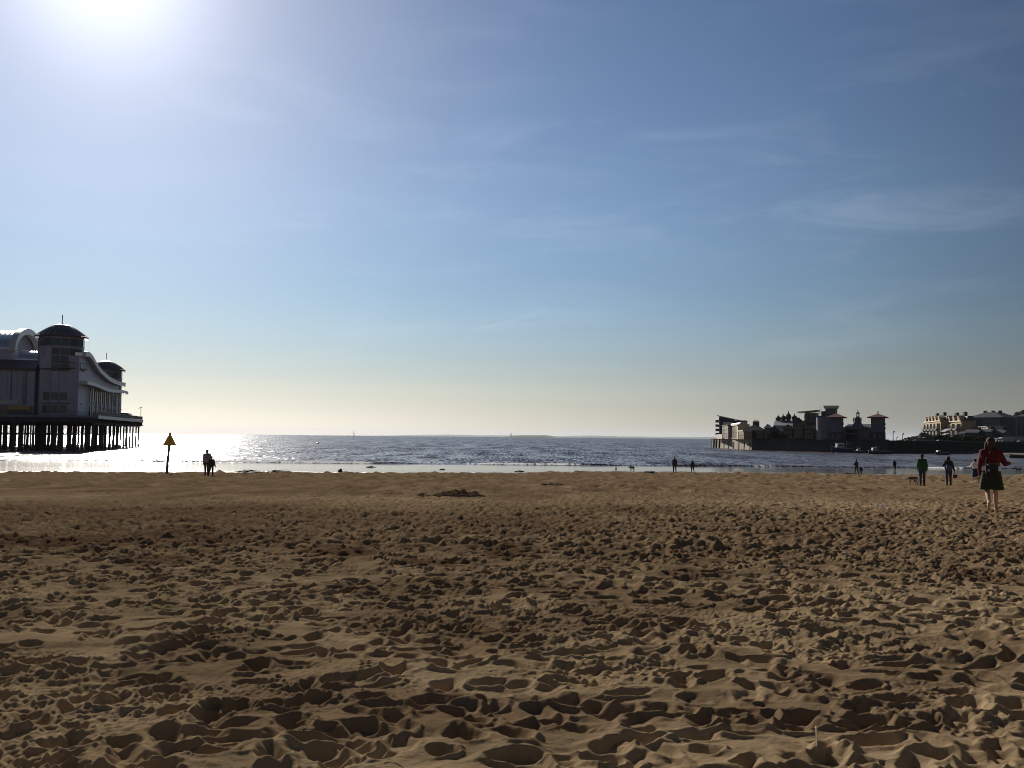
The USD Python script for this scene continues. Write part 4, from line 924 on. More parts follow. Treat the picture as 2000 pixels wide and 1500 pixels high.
# trees of the hill wood
wood = []
r = np.random.default_rng(5)
for k in range(420):
    y_ = r.uniform(590, 800); x_ = y_ * r.uniform(.518, .72)
    z_ = head_z(x_, y_)
    if z_ < 5: continue
    s_ = r.uniform(2.6, 5.0)
    wood.append(blob_mesh(200 + k, s_, s_, s_ * 1.05, 2, .5).apply_translation((x_, y_, z_ + s_ * .5)))
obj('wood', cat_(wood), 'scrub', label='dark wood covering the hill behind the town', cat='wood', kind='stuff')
# parked cars along the causeway road
def car(px, D, mat, lab, rot=0.05):
    c = at_y(px, 860, D)
    t = thing('parked_car', lab, 'car', (c[0], c[1], cz_top + .02), rot, 'cars parked along the causeway')
    prof = [(-2.1, .35), (-2.1, .8), (-1.5, .95), (-.9, 1.45), (.7, 1.48), (1.3, .98), (2.1, .85), (2.15, .35)]
    obj('body', prism_y(prof, -.85, .85), mat, t)
    obj('side_windows', prism_y([(-1.25, .98), (-.82, 1.38), (.62, 1.40), (1.08, .98)], -.87, .87), 'window_glass', t)
    for x in (-1.3, 1.35):
        for s_ in (-1, 1):
            obj('wheel', trimesh.creation.cylinder(radius=.33, segment=np.array([(x, s_ * .70, .33), (x, s_ * .88, .33)]), sections=14), 'steel_dark', t)
car(1837, 346, 'hull_blue', 'dark blue car parked on the causeway below the hotel')
car(1994, 352, 'hull_blue', 'dark car parked before the long white beach building')

for px, py, lab in ((1602, 858.8, 'white float hanging on the dark quay, the leftmost of three'), (1618, 860.2, 'white float hanging on the dark quay, the middle one of three'), (1628, 859, 'white float hanging on the dark quay, the right one of three')):
    f_ = (px - 1471) / (1735 - 1471); P = A1 * (1 - f_) + A2 * f_
    c = at_y(px, py, P[1] - 1.2)
    t = thing('mooring_float', lab, 'float', tuple(c), 0, 'floats on the quay')
    obj('float', trimesh.creation.icosphere(2, .42), 'hull_white', t, smooth=True); obj('rope', bar((0, 0, .4), (.2, .9, 1.6), .04, 5), 'dark_timber', t)

# ------------------------------------------------------------------ boats
def boat(px, py, L, W, Hh, mat, lab, rot, cabin=None, mast=None, D=None):
    c = at_z(px, py, SEA) if D is None else at_y(px, py, D)
    t = thing('boat', lab, 'boat', (c[0], c[1], SEA - .02), rot)
    rings = []
    for u in np.linspace(0, 1, 13):
        x = (u - .5) * L; wf = W / 2 * (1 - max(0, (u - .45) / .55) ** 2.4) * (1 - .12 * (1 - u)); wf = max(wf, .04)
        zt = Hh * (1 + .35 * max(0, u - .4) ** 1.5 * 2); zb = -.35 + (.0 if u < .8 else (u - .8) * 2.2)
        rings.append([(x, -wf, zt), (x, -wf * .96, zt * .45), (x, -wf * .62, zb * .6), (x, 0, zb), (x, wf * .62, zb * .6), (x, wf * .96, zt * .45), (x, wf, zt), (x, 0, zt - .08)])
    obj('hull', loft(rings), mat, t, smooth=25)
    obj('gunwale', cat_([beam((rings[k][q][0], rings[k][q][1], rings[k][q][2] + .05), (rings[k + 1][q][0], rings[k + 1][q][1], rings[k + 1][q][2] + .05), .12, .1) for k in range(12) for q in (0, 6)]), 'steel_white', t)
    if cabin:
        x0, x1, h0, cm = cabin
        cb = obj('cabin', prism_y([(x0, Hh * .8), (x1 + .3, Hh * .8), (x1, Hh + h0), (x0 + .1, Hh + h0 + .1)], -W * .33, W * .33), cm, t)
        obj('cabin_window', prism_y([(x0 + .35, Hh + h0 * .5), (x1 - .2, Hh + h0 * .5), (x1 - .3, Hh + h0 * .85), (x0 + .35, Hh + h0 * .85)], -W * .34, W * .34), 'window_glass', cb)
    for mx, mh in (mast or []):
        obj('mast', cat_([bar((mx, 0, Hh * .8), (mx, 0, Hh + mh), .07, 6), bar((mx, 0, Hh + mh * .55), (mx - 1.2, 0, Hh + mh * .8), .05, 5)]), 'steel_white', t)
    return t
boat(1644, 884.0, 7.5, 2.8, 1.5, 'hull_blue', 'blue fishing boat with wheelhouse moored before the theatre', math.pi + .1, (-.6, 1.9, 1.7, 'hull_white'), [(-1.8, 2.8), (2.4, 2.4)])
boat(1679, 885.0, 3.6, 1.6, .7, 'hull_dark', 'small dark open boat between the two cabin boats', math.pi, (-.2, .8, .7, 'hull_white'), [(.9, 1.6)])
boat(1718, 886.8, 7.2, 2.4, .95, 'hull_dark', 'dark boat with a small white cabin moored below the right tower', math.pi - .05, (.9, 2.3, 1.1, 'hull_white'), [(1.2, 1.7)])
boat(1840, 888.3, 4.3, 1.7, .8, 'hull_dark', 'small dark motorboat with a white bow before the causeway', math.pi, (.6, 1.6, .55, 'hull_white'))
boat(1992, 894.5, 6.0, 2.0, .75, 'hull_dark', 'low dark rowing boat at the right edge of the water', math.pi + .05)

# ------------------------------------------------------------------ the far shore
def far_land(name, px, tops, D, lab, mat, thick=1500):
    pts = [at_y(a_, 855, D) for a_ in px]; hs = [max(at_y(a_, b_, D)[2] - SEA, .2) for a_, b_ in zip(px, tops)]
    fine = np.linspace(0, len(px) - 1, 140)
    X_ = np.interp(fine, range(len(px)), [p[0] for p in pts]); H_ = np.interp(fine, range(len(px)), hs)
    H_ = H_ * (1 + .25 * (meshkit.noise(np.stack([X_ / (D * .012), 0 * X_, 0 * X_ + .2], -1), 5) - .5))
    P = np.stack([np.stack([X_, np.full_like(X_, D), np.full_like(X_, SEA - 1)], -1), np.stack([X_, np.full_like(X_, D + thick * .1), SEA + H_ * .6], -1), np.stack([X_, np.full_like(X_, D + thick * .4), SEA + H_], -1), np.stack([X_, np.full_like(X_, D + thick), np.full_like(X_, SEA - 1)], -1)])
    g_ = grid_mesh('/World/' + name, P, mat); tag(g_, lab, 'hills', kind='structure')
pm('far_land_look', (.10, .11, .09), .9, .25, .002)
pm('island_look', (.085, .09, .065), .9, .3, .01)
far_land('far_hills', [735, 800, 850, 905, 960, 1040, 1100, 1160, 1230, 1300, 1400, 1480], [850.5, 849.3, 848.6, 849.4, 850.0, 850.8, 851.8, 850.9, 852.2, 853.4, 853.6, 855.5], 19000, 'faint blue hills of the far shore across the bay', 'far_land_look')
far_land('low_island', [976, 985, 1000, 1020, 1045, 1065, 1078, 1086], [852.9, 851.6, 850.2, 849.4, 849.2, 849.7, 851.0, 853.4], 9000, 'low island with a lighthouse on the horizon', 'island_look', 400)
c = at_y(998, 850, 9040); t = thing('lighthouse', 'tiny lighthouse on the low island on the horizon', 'lighthouse', (c[0], c[1], SEA + 8))
zt = at_y(998, 844.8, 9040)[2] - SEA - 8
obj('tower', loft([[(r_ * math.cos(q), r_ * math.sin(q), z_) for q in np.linspace(0, 2 * math.pi, 12, endpoint=False)] for r_, z_ in ((4.5, 0), (3.2, zt * .82))]), 'grey_render', t)
obj('lantern', loft([[(r_ * math.cos(q), r_ * math.sin(q), z_) for q in np.linspace(0, 2 * math.pi, 12, endpoint=False)] for r_, z_ in ((3.6, zt * .82 + .01), (3.6, zt * .85), (2.3, zt * .86), (2.3, zt * .95), (.3, zt))]), 'steel_dark', t)
c = at_y(691, 848, 2600); t = thing('channel_beacon', 'thin beacon standing far out on the horizon', 'beacon', (c[0], c[1], SEA - 1)); zt = at_y(691, 841.5, 2600)[2] - SEA + 1
obj('pile', cat_([bar((q, 0, 0), (q * .4, 0, zt * .6), .35, 6) for q in (-1.6, 1.6)] + [bar((0, 0, zt * .55), (0, 0, zt), .4, 6)]), 'steel_dark', t)
obj('platform', box(-1.6, 1.6, -1.6, 1.6, zt * .6, zt * .66), 'steel_dark', t)
c = at_z(621, 866.5, SEA); t = thing('buoy', 'small dark buoy floating on the glittering water', 'buoy', (c[0], c[1], SEA))
obj('float', loft([[(r_ * math.cos(q), r_ * math.sin(q), z_) for q in np.linspace(0, 2 * math.pi, 14, endpoint=False)] for r_, z_ in ((.5, -.3), (.75, .1), (.7, .5), (.2, .75))]), 'hull_dark', t)
obj('topmark', cat_([bar((0, 0, .7), (0, 0, 1.5), .06), trimesh.creation.icosphere(1, .22).apply_translation((0, 0, 1.5))]), 'hull_dark', t)

# ------------------------------------------------------------------ people
import manifold3d as m3
def ball(p, r, sx=1, sy=1, sz=1, n=14): return m3.Manifold.sphere(r, n).scale((sx, sy, sz)).translate(tuple(map(float, p)))
def hull(*bs): return m3.Manifold.batch_hull(list(bs))
def chain(pts, n=14): return [hull(ball(a, ra, n=n), ball(b, rb, n=n)) for (a, ra), (b, rb) in zip(pts[:-1], pts[1:])]
def solid(parts, fine=.03, it=8):
    u = m3.Manifold.batch_boolean(parts, m3.OpType.Add)
    if fine: u = u.refine_to_length(fine)
    g = u.to_mesh(); t_ = trimesh.Trimesh(np.array(g.vert_properties[:, :3], float), np.array(g.tri_verts), process=True)
    if it: trimesh.smoothing.filter_taubin(t_, iterations=it)
    return t_
for nm, col in dict(skin=(.40, .24, .17), dark_cloth=(.022, .022, .026), navy_cloth=(.025, .03, .055), green_cloth=(.014, .055, .025), red_cloth=(.085, .010, .012), lilac_cloth=(.16, .15, .22), white_cloth=(.55, .54, .56),
                    olive_cloth=(.020, .025, .016), maroon_cloth=(.10, .03, .04), brown_hair=(.055, .028, .015), dark_hair=(.025, .018, .014), tan_fur=(.26, .17, .10), black_fur=(.02, .018, .017), white_fur=(.30, .26, .21), brown_fur=(.12, .07, .045),
                    leather=(.018, .016, .016), blue_cloth=(.05, .06, .16), straw_look=(.42, .33, .17), weed_look=(.03, .022, .015), paper=(.7, .7, .68), gull_white=(.6, .6, .6)).items():
    pm(nm, col, .8, .15, 6.0, spec=.2)
V = lambda *a: np.array(a, float)
def face(loc, r): return r - math.atan2(loc[0], loc[1])        # turn r measured from straight out to sea along the line of sight
def rotx(v, a): c, s_ = math.cos(a), math.sin(a); return V(v[0], v[1] * c - v[2] * s_, v[1] * s_ + v[2] * c)
def person(label, loc, rot, H, legs, arms, top, bottom, hair, group=None, lean=.0, head_yaw=0.0, detail=.035, shoes='leather', turn=0.0, extra=None, sleeves=True):
    """legs: ((thigh, knee), ...) left, right; arms: ((out, fwd, forearm direction), ...) left, right"""
    k = H / 1.70
    rot = face(loc, rot)
    t = thing('person', label, 'person', loc, rot, group)
    J = {}
    low = 9
    for side, (th, kn) in zip((-1, 1), legs):
        hip = V(.092 * side, 0, .90); knee = hip + .43 * V(0, math.sin(th), -math.cos(th)); sh_ = th - kn
        ank = knee + .41 * V(.0, math.sin(sh_), -math.cos(sh_)); fp = min(sh_ * .9, .0)
        heel = ank + rotx(V(0, -.045, -.045), fp); toe = ank + rotx(V(.015 * side, .165, -.055), fp)
        J[side] = (hip, knee, ank, heel, toe); low = min(low, heel[2] - .035, toe[2] - .025)
    dz = -low
    up = lambda v: rotx(v - V(0, 0, .93), -lean) + V(0, 0, .93)
    O = V(0, 0, dz)
    P_ = lambda v: (v + O) * k
    Q_ = lambda v: (up(v) + O) * k
    B = []
    sh = {s_: Q_(V(.168 * s_, -.005, 1.362)) for s_ in (-1, 1)}
    B += [hull(ball(P_(V(-.085, 0, .93)), .105 * k), ball(P_(V(.085, 0, .93)), .105 * k), ball(Q_(V(-.07, 0, 1.08)), .095 * k), ball(Q_(V(.07, 0, 1.08)), .095 * k)),
          hull(ball(Q_(V(-.07, 0, 1.08)), .095 * k), ball(Q_(V(.07, 0, 1.08)), .095 * k), ball(Q_(V(-.095, .01, 1.25)), .105 * k), ball(Q_(V(.095, .01, 1.25)), .105 * k)),
          hull(ball(Q_(V(-.095, .01, 1.25)), .105 * k), ball(Q_(V(.095, .01, 1.25)), .105 * k), ball(sh[-1], .055 * k), ball(sh[1], .055 * k), ball(Q_(V(0, -.01, 1.43)), .06 * k))]
    nb, hc = Q_(V(0, -.005, 1.42)), Q_(V(0, .025, 1.595))
    B += chain([(nb, .058 * k), (hc - V(0, .01, .05) * k, .052 * k)])
    fy = V(math.sin(-head_yaw), math.cos(head_yaw), 0); fx = V(fy[1], -fy[0], 0)
    B += [hull(ball(hc + (V(0, 0, .015) - fy * .01) * k, .098 * k, .86, .98, 1.06, 20), ball(hc + (fy * .055 - V(0, 0, .075)) * k, .042 * k)), ball(hc + (fy * .102 - V(0, 0, .012)) * k, .017 * k, n=8)]
    B += [ball(hc + (fx * s_ * .084 - V(0, 0, .005)) * k, .026 * k, .5, .8, 1.2, 8) for s_ in (-1, 1)]
    arm = {}
    for s_, (out, fwd, fd) in zip((-1, 1), arms):
        ud = V(s_ * math.sin(out), math.sin(fwd) * math.cos(out), -math.cos(fwd) * math.cos(out)); fd = V(*fd) / np.linalg.norm(fd)
        el = sh[s_] + .285 * k * ud; wr = el + .245 * k * fd; arm[s_] = (sh[s_], el, wr, fd)
        B += chain([(sh[s_], .052 * k), (el, .038 * k), (wr, .027 * k)])
        side_v = np.cross(fd, V(0, 1, 0) if abs(fd[1]) < .8 else V(0, 0, 1)); side_v /= np.linalg.norm(side_v); nrm = np.cross(side_v, fd)
        pal = wr + fd * .085 * k
        B += [hull(ball(wr, .022 * k, n=8), ball(pal + side_v * .026 * k, .014 * k, n=8), ball(pal - side_v * .026 * k, .014 * k, n=8))]
        for f_, L in zip((-1.1, -.37, .37, 1.1), (.060, .075, .078, .068)):
            b0 = pal + side_v * f_ * .024 * k; b1 = b0 + (fd * .55 + nrm * .12) * L * k; b2 = b1 + (fd * .35 + nrm * .30) * L * k
            B += chain([(b0, .0095 * k), (b1, .0088 * k), (b2, .0078 * k)], 6)
        tb = wr + (fd * .03 - side_v * .024) * k
        B += chain([(tb, .012 * k), (tb + (fd * .028 - side_v * .026) * k, .0105 * k), (tb + (fd * .058 - side_v * .024 + nrm * .012) * k, .009 * k)], 6)
    feet = []
    for s_ in (-1, 1):
        hip, knee, ank, heel, toe = [P_(v) for v in J[s_]]
        B += chain([(hip, .092 * k), (knee * .5 + hip * .5, .076 * k), (knee, .054 * k), (knee * .62 + ank * .38 + V(0, -.012, 0) * k, .053 * k), (ank, .034 * k)])
        B += [hull(ball(ank, .034 * k), ball(heel, .033 * k), ball(toe, .026 * k))]
        feet.append((hip, knee, ank, heel, toe))
    obj('body', solid(B, detail, 5), 'skin', t, smooth=True)
    if shoes:
        for hip, knee, ank, heel, toe in feet:
            obj('shoe', solid([hull(ball(heel, .042 * k), ball(toe, .036 * k), ball(toe + (heel - toe) * .25, .044 * k), ball(ank * .6 + heel * .4, .043 * k))], detail, 3), shoes, t, smooth=True)
    mat, hem, bulk = top
    zh = .93 - hem
    C = [hull(ball(Q_(V(-.10, .005, 1.25)), (.112 + bulk) * k), ball(Q_(V(.10, .005, 1.25)), (.112 + bulk) * k), ball(sh[-1] + V(0, 0, .005), (.062 + bulk * .6) * k), ball(sh[1] + V(0, 0, .005), (.062 + bulk * .6) * k), ball(Q_(V(0, -.012, 1.42)), .072 * k)),
         hull(ball(Q_(V(-.10, .005, 1.25)), (.112 + bulk) * k), ball(Q_(V(.10, .005, 1.25)), (.112 + bulk) * k), ball(Q_(V(-.088, 0, zh + .1)), (.108 + bulk) * k), ball(Q_(V(.088, 0, zh + .1)), (.108 + bulk) * k))]
    for s_ in (-1, 1):
        a, e, w_, fd = arm[s_]
        if sleeves: C += chain([(a, (.063 + bulk * .5) * k), (e, (.052 + bulk * .4) * k), (w_ - fd * .02 * k, (.040 + bulk * .3) * k)])
        else: C += chain([(a, (.063 + bulk * .5) * k), (a * .45 + e * .55, .056 * k)])
    obj('top', solid(C, detail, 5), mat, t, smooth=True)
    kind, bm = bottom
    if kind == 'trousers':
        T_ = [hull(ball(P_(V(-.09, 0, .95)), .116 * k), ball(P_(V(.09, 0, .95)), .116 * k), ball(P_(V(-.06, 0, 1.05)), .10 * k), ball(P_(V(.06, 0, 1.05)), .10 * k))]
        for hip, knee, ank, heel, toe in feet: T_ += chain([(hip, .104 * k), (knee, .071 * k), (ank + V(0, 0, .02) * k, .055 * k)])
        obj('trousers', solid(T_, detail, 5), bm, t, smooth=True)
    else:
        hz_, fl = kind
        rings = []
        for u in np.linspace(0, 1, 14):
            z_ = 1.04 + (hz_ - 1.04) * u
            ring = []
            for q in np.linspace(0, 2 * math.pi, 40, endpoint=False):
                w_ = (.165 + (fl - .165) * u ** .8) * (1 + .06 * u * math.sin(7 * q + 1.3) + .03 * u * math.sin(13 * q))
                ring.append(P_(V(w_ * 1.08 * math.cos(q), w_ * .82 * math.sin(q) - .01, z_ - .012 * u * math.sin(5 * q))))
            rings.append(ring)
        obj('skirt', loft(rings), bm, t, smooth=40)
    hk, hm = hair
    Hh = [hull(ball(hc + (V(0, 0, .045) - fy * .012) * k, .100 * k, .92, 1.0, .95, 18), ball(hc - (fy * .045 + V(0, 0, .035)) * k, .082 * k, .98, .9, 1.0))]
    if hk == 'long':
        Hh += [hull(ball(hc - (fy * .05 + V(0, 0, .02)) * k, .088 * k), ball(hc - (fy * .075 + V(0, 0, .19)) * k, .072 * k, 1.15, .6, 1)), hull(ball(hc - (fy * .075 + V(0, 0, .19)) * k, .072 * k, 1.15, .6, 1), ball(hc - (fy * .095 + V(.035, 0, .33)) * k, .040 * k, 1.3, .6, 1)),
               hull(ball(hc - (fy * .03 + fx * .075) * k, .045 * k), ball(hc - (fy * .05 + fx * .115 + V(0, 0, .20)) * k, .028 * k))]
    elif hk == 'hood':
        Hh += [hull(ball(hc - (fy * .03 + V(0, 0, .01)) * k, .112 * k), ball(nb + V(0, -.02, .02) * k, .09 * k))]
    obj('hair' if hk != 'hood' else 'hood', solid(Hh, detail, 3), hm, t, smooth=True)
    return t, k, dict(Q=Q_, P=P_, arm=arm, feet=feet, hc=hc)
def stand(px, D):
    c = at_y(px, 850, D); return (c[0], c[1], float(ground_z(c[0], c[1])))
DOWN = (0, .1, -1)
# the woman in red, nearest the viewpoint
loc = stand(1934, 21.7); loc = (loc[0], loc[1], loc[2] - .01)
t, k, j = person('woman in red cardigan and dark skirt walking barefoot with a shoulder bag', loc, .10, 1.68, ((-.16, .72), (.08, .02)), ((.20, .05, (.02, .25, -1)), (.50, .02, (.42, .88, .02))), ('red_cloth', -.20, .032), ((.50, .240), 'olive_cloth'), ('long', 'brown_hair'), detail=.018, shoes=None)
Q_ = j['Q']
obj('white_hem', loft([[Q_(V(r_ * 1.12 * math.cos(q), r_ * .86 * math.sin(q), z_)) for q in np.linspace(0, 2 * math.pi, 36, endpoint=False)] for r_, z_ in ((.183, .93), (.186, 1.0), (.178, 1.05))]), 'white_cloth', t, smooth=40)
obj('waistband', loft([[Q_(V(r_ * 1.12 * math.cos(q), r_ * .90 * math.sin(q), z_)) for q in np.linspace(0, 2 * math.pi, 36, endpoint=False)] for r_, z_ in ((.174, 1.045), (.182, 1.07), (.176, 1.13))]), 'brown_fur', t, smooth=40)
bagc = V(loc[0], loc[1], loc[2])
bag = thing('shoulder_bag', 'dark handbag hanging on the back of the woman in red', 'bag', tuple(bagc), face(loc, .10))
bc = Q_(V(-.005, -.215, .985))
obj('bag_body', solid([hull(*[ball(bc + V(sx * .10, sy * .03, sz), .03) for sx in (-1, 1) for sy in (-1, 1) for sz in (-.09, .07)])], .03, 3), 'leather', bag, smooth=True)
obj('flap', solid([hull(*[ball(bc + V(sx * .105, -.035, sz), .028) for sx in (-1, 1) for sz in (0.0, .075)])], .03, 3), 'dark_cloth', bag, smooth=True)
st = [bc + V(-.10, .0, .08), Q_(V(-.12, -.185, 1.20)), Q_(V(-.02, -.16, 1.40)), Q_(V(.10, -.09, 1.475)), Q_(V(.13, .05, 1.44))]
obj('strap', cat_([bar(st[q], st[q + 1], .012, 6) for q in range(4)]), 'leather', bag)
obj('buckle', cat_([box(bc[0] - .09, bc[0] - .05, bc[1] - .075, bc[1] - .066, bc[2] - .05, bc[2] - .01), box(bc[0] - .10, bc[0] - .06, bc[1] - .075, bc[1] - .066, bc[2] + .09, bc[2] + .11)]), 'steel_white', bag)
# man in the green jacket and his dog
person('man in a green jacket and dark trousers standing beside a brown dog', stand(1800, 52.6), -.05, 1.76, ((.05, .02), (-.03, .03)), ((.20, .02, (.10, .22, -1)), (.22, -.08, (-.02, .30, -1))), ('green_cloth', .06, .038), ('trousers', 'navy_cloth'), ('short', 'dark_hair'))
t, k, j = person('dark haired woman in jeans holding a phone up, small red bag in hand', stand(1851.5, 54), .25, 1.66, ((.06, .02), (-.06, .03)), ((.45, .55, (.35, .25, .9)), (.30, -.10, (.25, .05, -1))), ('dark_cloth', .0, .03), ('trousers', 'navy_cloth'), ('long', 'dark_hair'))
w_ = j['arm'][1][2] + j['arm'][1][3] * .12
c = stand(1851.5, 54); fr_ = face(c, .25); ca, sa = math.cos(fr_), math.sin(fr_)
b_ = thing('hand_bag', 'small red bag held low by the woman with the phone', 'bag', (c[0] + ca * w_[0] - sa * w_[1], c[1] + sa * w_[0] + ca * w_[1], c[2] + w_[2] - .30), fr_)
obj('bag_body', solid([hull(*[ball((sx * .08, sy * .03, sz), .04) for sx in (-1, 1) for sy in (-1, 1) for sz in (.04, .15)])], .03, 3), 'maroon_cloth', b_, smooth=True)
obj('strap', cat_([bar((-.07, 0, .18), (0, 0, .32), .012, 5), bar((.07, 0, .18), (0, 0, .32), .012, 5)]), 'leather', b_)
t2 = thing('blue_shoulder_bag', 'blue bag at the hip of the woman with the phone', 'bag', (c[0] - .02 + sa * .21, c[1] - ca * .21, c[2] + 1.0), fr_)
obj('bag_body', solid([hull(*[ball((sx * .12, sy * .025, sz), .05) for sx in (-1, 1) for sy in (-1, 1) for sz in (0, .16)])], .03, 3), 'blue_cloth', t2, smooth=True)
obj('strap', cat_([bar((-.12, .0, .18), (.0, .05, .42), .013, 5), bar((.12, 0, .18), (.0, .05, .42), .013, 5)]), 'leather', t2)
person('person in pale top and dark skirt, half hidden behind the woman in red', stand(1903.5, 62), .5, 1.62, ((.35, .2), (-.25, .2)), ((.2, .7, (-.4, .8, .0)), (.1, .1, DOWN)), ('white_cloth', -.05, .03), ((.46, .27), 'navy_cloth'), ('short', 'dark_hair'), shoes=None)
# far figures along the wet sand
person('tall dark figure strolling on the wet sand, left of a smaller one', stand(1317.5, 103.5), .25, 1.76, ((.25, .12), (-.22, .22)), ((.12, .1, DOWN), (.2, -.15, (0, .15, -1))), ('navy_cloth', .05, .05), ('trousers', 'dark_cloth'), ('short', 'dark_hair'), detail=.05)
person('shorter dark hooded figure walking behind the tall stroller on the wet sand', stand(1352.5, 105), .35, 1.42, ((.35, .2), (-.32, .35)), ((.15, .2, DOWN), (.2, -.25, (0, .1, -1))), ('dark_cloth', .04, .055), ('trousers', 'dark_cloth'), ('hood', 'dark_cloth'), detail=.05)
person('adult in dark clothes holding something up, beside a crouched child by the water', stand(1672, 106), .9, 1.66, ((.22, .05), (-.20, .08)), ((.25, .5, (-.2, .9, .25)), (.15, .0, DOWN)), ('dark_cloth', .0, .04), ('trousers', 'dark_cloth'), ('short', 'dark_hair'), detail=.05)
person('small child in a bulky dark coat crouching beside the adult by the water', stand(1681.5, 105.5), .3, .92, ((.5, .8), (.3, .8)), ((.3, .6, (-.3, .6, -.5)), (.3, .6, (.1, .6, -.5))), ('dark_cloth', .08, .10), ('trousers', 'dark_cloth'), ('hood', 'dark_cloth'), detail=.05, lean=.35)
person('lone dark figure paddling at the edge of the sea', stand(1746.5, 128), .15, 1.52, ((.12, .05), (-.10, .10)), ((.12, .1, DOWN), (.14, .1, DOWN)), ('dark_cloth', .06, .05), ('trousers', 'navy_cloth'), ('hood', 'dark_cloth'), detail=.05)
# the pair near the warning sign
person('adult in a lilac jacket walking with a child near the triangular sign', stand(405.5, 66), -.05, 1.80, ((.10, .05), (-.12, .12)), ((.14, .05, DOWN), (.16, .15, (.1, .35, -1))), ('lilac_cloth', .02, .055), ('trousers', 'dark_cloth'), ('short', 'dark_hair'))
person('child in dark clothes stepping along beside the adult in lilac', stand(414.6, 65), -.25, 1.38, ((-.40, .45), (.22, .05)), ((.12, .2, DOWN), (.20, .3, (.25, .35, -1))), ('dark_cloth', .06, .06), ('trousers', 'dark_cloth'), ('short', 'dark_hair'))

# ------------------------------------------------------------------ dogs
def dog(label, loc, rot, Hs, coat, patch, sit=False, head_low=False, fine=.03):
    """Hs: height at the shoulder; faces +x"""
    k = Hs / .55
    t = thing('dog', label, 'dog', loc, rot)
    S = lambda x, y, z: V(x, y, z) * k
    B = []
    dz = -.12 if sit else 0
    B += [hull(ball(S(.22, 0, .47), .15 * k, .95, .9, 1.1), ball(S(.02, 0, .45), .13 * k)), hull(ball(S(.02, 0, .45), .13 * k), ball(S(-.26, 0, .47 + dz), .125 * k))]
    hz_ = .44 if head_low else .70
    nk, hd = S(.30, 0, .56), S(.47, 0, hz_)
    B += chain([(nk, .085 * k), (hd, .070 * k)]); B += [hull(ball(hd, .075 * k), ball(hd + S(.13, 0, -.035), .038 * k), ball(hd + S(.05, 0, -.03), .055 * k))]
    for s_ in (-1, 1):
        B += [hull(ball(hd + S(-.02, s_ * .055, .05), .026 * k, n=8), ball(hd + S(-.045, s_ * .075, .0), .016 * k, n=8))]
        f = .07 * s_
        B += chain([(S(.20, .075 * s_, .42), .075 * k), (S(.20 + f, .08 * s_, .24), .046 * k), (S(.22 + f, .08 * s_, .05), .036 * k), (S(.265 + f, .08 * s_, .022), .024 * k)], 10)
        h0 = .47 + dz
        B += chain([(S(-.24, .075 * s_, h0 - .05), .080 * k), (S(-.17 - f, .085 * s_, max(h0 - .20, .12)), .065 * k), (S(-.31 - f, .085 * s_, .15), .038 * k), (S(-.27 - f, .085 * s_, .04), .034 * k), (S(-.22 - f, .085 * s_, .022), .024 * k)], 10)
    B += chain([(S(-.34, 0, .50 + dz), .035 * k), (S(-.46, 0, .47 + dz), .026 * k), (S(-.58, 0, .52 + dz), .014 * k)], 10)
    obj('body', solid(B, fine, 5), coat, t, smooth=True)
    if patch:
        obj('dark_saddle', solid([hull(ball(S(.20, 0, .49), .145 * k), ball(S(-.28, 0, .49 + dz), .128 * k))], fine, 3), patch, t, smooth=True)
    return t
dog('brown and white dog trotting to the left of the man in green', stand(1781, 57), math.pi - .15, .42, 'white_fur', 'brown_fur', head_low=True)
dog('small black dog sitting on the wet sand', stand(1203.2, 118), math.pi / 2, .36, 'black_fur', None, sit=True, fine=.05)
dog('small tan dog with head down on the wet sand', stand(1234.5, 118), math.pi - .2, .44, 'tan_fur', 'black_fur', head_low=True, fine=.05)
dog('dark dog standing in the shallows at the right edge', stand(1987.5, 128), math.pi / 2 + .4, .56, 'black_fur', None, fine=.05)

# ------------------------------------------------------------------ the warning sign
loc = stand(327.5, 74)
sg = thing('warning_sign', 'yellow triangular warning sign on a dark leaning post at the edge of the sand', 'sign', loc, -SUN_AZ * 0 + .35)
zt = at_y(331, 845.5, 74)[2] - loc[2]
u = (zt) / 3.25
pb, pt = V(-.02, 0, -.5), V(.17, 0, zt - .35)
obj('post', bar(pb, pt, .095, 10), 'dark_timber', sg)
ax = V(.17, -.11, 0)
tri = [(-.51, zt - 1.02), (.51, zt - 1.02), (.51, zt - .96), (.09, zt - .12), (.09, zt - .0), (-.09, zt - .0), (-.09, zt - .12), (-.51, zt - .96)]
obj('board', prism_y([(x + .17, z_) for x, z_ in tri], -.14, -.10), 'yellow_paint', sg)
e = [(-.50, zt - 1.0), (.50, zt - 1.0), (.08, zt - .14), (-.08, zt - .14)]
obj('board_edge', cat_([beam((e[q][0] + .17, -.155, e[q][1]), (e[(q + 1) % 4][0] + .17, -.155, e[(q + 1) % 4][1]), .028, .05) for q in range(4)]), 'dark_timber', sg)
obj('pictogram', cat_([beam((.17, -.147, zt - .38), (.17, -.147, zt - .72), .012, .06), box(.13, .21, -.153, -.141, zt - .84, zt - .77)]), 'dark_timber', sg)

